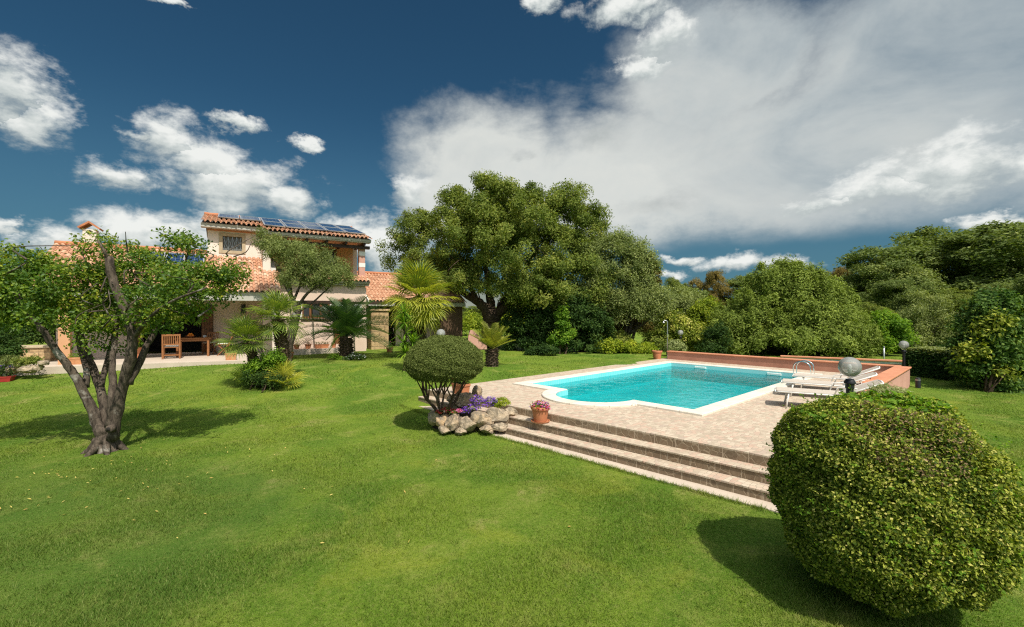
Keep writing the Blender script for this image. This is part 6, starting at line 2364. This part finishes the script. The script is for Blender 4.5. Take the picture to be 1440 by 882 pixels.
def folding_chair(label, loc, rz, mat='teak', cushion=True, group='folding chairs on the porch'):
    """seen from the side: crossed legs, slatted seat, leaning back. +X is the front"""
    p = empty('folding_chair', tuple(loc), label, 'chair', group, rz)
    for s in (-1, 1):
        MB().bar((.22, s * .20, 0), (-.20, s * .20, .46), .03, .03).build('leg', mat, p)
        MB().bar((-.22, s * .165, 0), (.20, s * .165, .44), .03, .03).build('leg', mat, p)
        MB().bar((-.17, s * .20, .42), (-.36, s * .20, .92), .03, .032).build('back_post', mat, p)
    m_ = MB()
    for k in range(6):
        m_.box(-.21 + k * .072, -.155 + k * .072, -.21, .21, .445, .462)
    m_.build('seat', mat, p)
    b_ = MB().bar((-.35, -.2, .88), (-.35, .2, .88), .02, .06).bar((-.24, -.2, .58), (-.24, .2, .58), .02, .05)
    for k in range(5):
        y = -.13 + k * .065
        b_.bar((-.24, y, .58), (-.35, y, .88), .025, .012)
    b_.build('backrest', mat, p)
    if cushion:
        MB().box(-.2, .2, -.19, .19, .463, .50, .015).build('cushion', 'cushion_white', p)
    return p


def armchair(label, loc, rz):
    p = empty('garden_armchair', tuple(loc), label, 'chair', None, rz)
    for sx in (-1, 1):
        for sy in (-1, 1):
            MB().box(sx * .24 - .025, sx * .24 + .025, sy * .26 - .025, sy * .26 + .025, 0, .64 if sx > 0 else .93).build('leg', 'teak', p)
    m_ = MB()
    for k in range(6):
        m_.box(-.22 + k * .078, -.16 + k * .078, -.24, .24, .42, .44)
    m_.build('seat', 'teak', p)
    MB().box(-.2, .22, -.22, .22, .441, .49, .02).build('cushion', 'cushion_white', p)
    b_ = MB().box(-.25, -.22, -.235, .235, .86, .93).box(-.25, -.22, -.235, .235, .52, .57)
    for k in range(7):
        y = -.19 + k * .063
        b_.box(-.243, -.228, y - .014, y + .014, .57, .86)
    b_.build('backrest', 'teak', p)
    for s in (-1, 1):
        MB().box(-.215, .29, s * .26 - .03, s * .26 + .03, .642, .665).build('armrest', 'teak', p)
    MB().box(.2, .225, -.235, .235, .12, .16).box(-.225, -.2, -.235, .235, .12, .16).build('stretcher', 'teak', p)
    return p


tl = hw(-0.62, -1.72)
table((*tl, FZ), HROT)
cl_ = hw(-1.25, -2.45)
armchair('wooden armchair with slatted back turned to the lawn at the porch table', (*cl_, FZ), HROT + 1.57)
folding_chair('wooden folding chair with crossed legs at the right end of the porch table', (*hw(0.42, -1.95), FZ), HROT + math.pi - .1)
folding_chair('wooden folding chair in the dark behind the porch table', (*hw(-0.1, -0.98), FZ), HROT - 1.9)
p_ = P3(600, 441, 24.6)
folding_chair('black metal chair on the open porch of the right wing', (p_[0], p_[1], 0.62), 1.0, 'black_metal', False, None)
bowl = empty('fruit_bowl', (*(np.array(hw(-0.72, -1.72))), FZ + .741), 'bowl heaped with oranges on the porch table', 'bowl')
autosmooth(MB().lathe((0, 0, 0), [(.06, 0), (.12, .03), (.17, .08), (.165, .08), (.11, .035), (.03, .02)], 20).build('bowl', 'terracotta', bowl), 40)
for k, (x, y, z) in enumerate(((0, 0, .09), (.08, .02, .09), (-.08, .01, .09), (.02, .08, .09), (-.02, -.08, .09), (.03, .01, .15), (-.05, .03, .145))):
    t = np.linspace(.05, math.pi - .05, 8)
    MB().lathe((x, y, z), [(.042 * math.sin(a_), -.042 * math.cos(a_)) for a_ in t], 12).build('orange', 'fruit', bowl, True)
cp = empty('cup', (*hw(-0.25, -1.75), FZ + .741), 'white cup beside the fruit bowl', 'cup')
autosmooth(MB().lathe((0, 0, 0), [(.03, 0), (.05, .03), (.055, .09), (.05, .09), (.045, .03)], 16).build('cup_bowl', 'ceramic', cp), 40)
MB().tube([(.052, 0, .07), (.085, 0, .06), (.08, 0, .03), (.048, 0, .025)], .007, 6).build('handle', 'ceramic', cp, True)
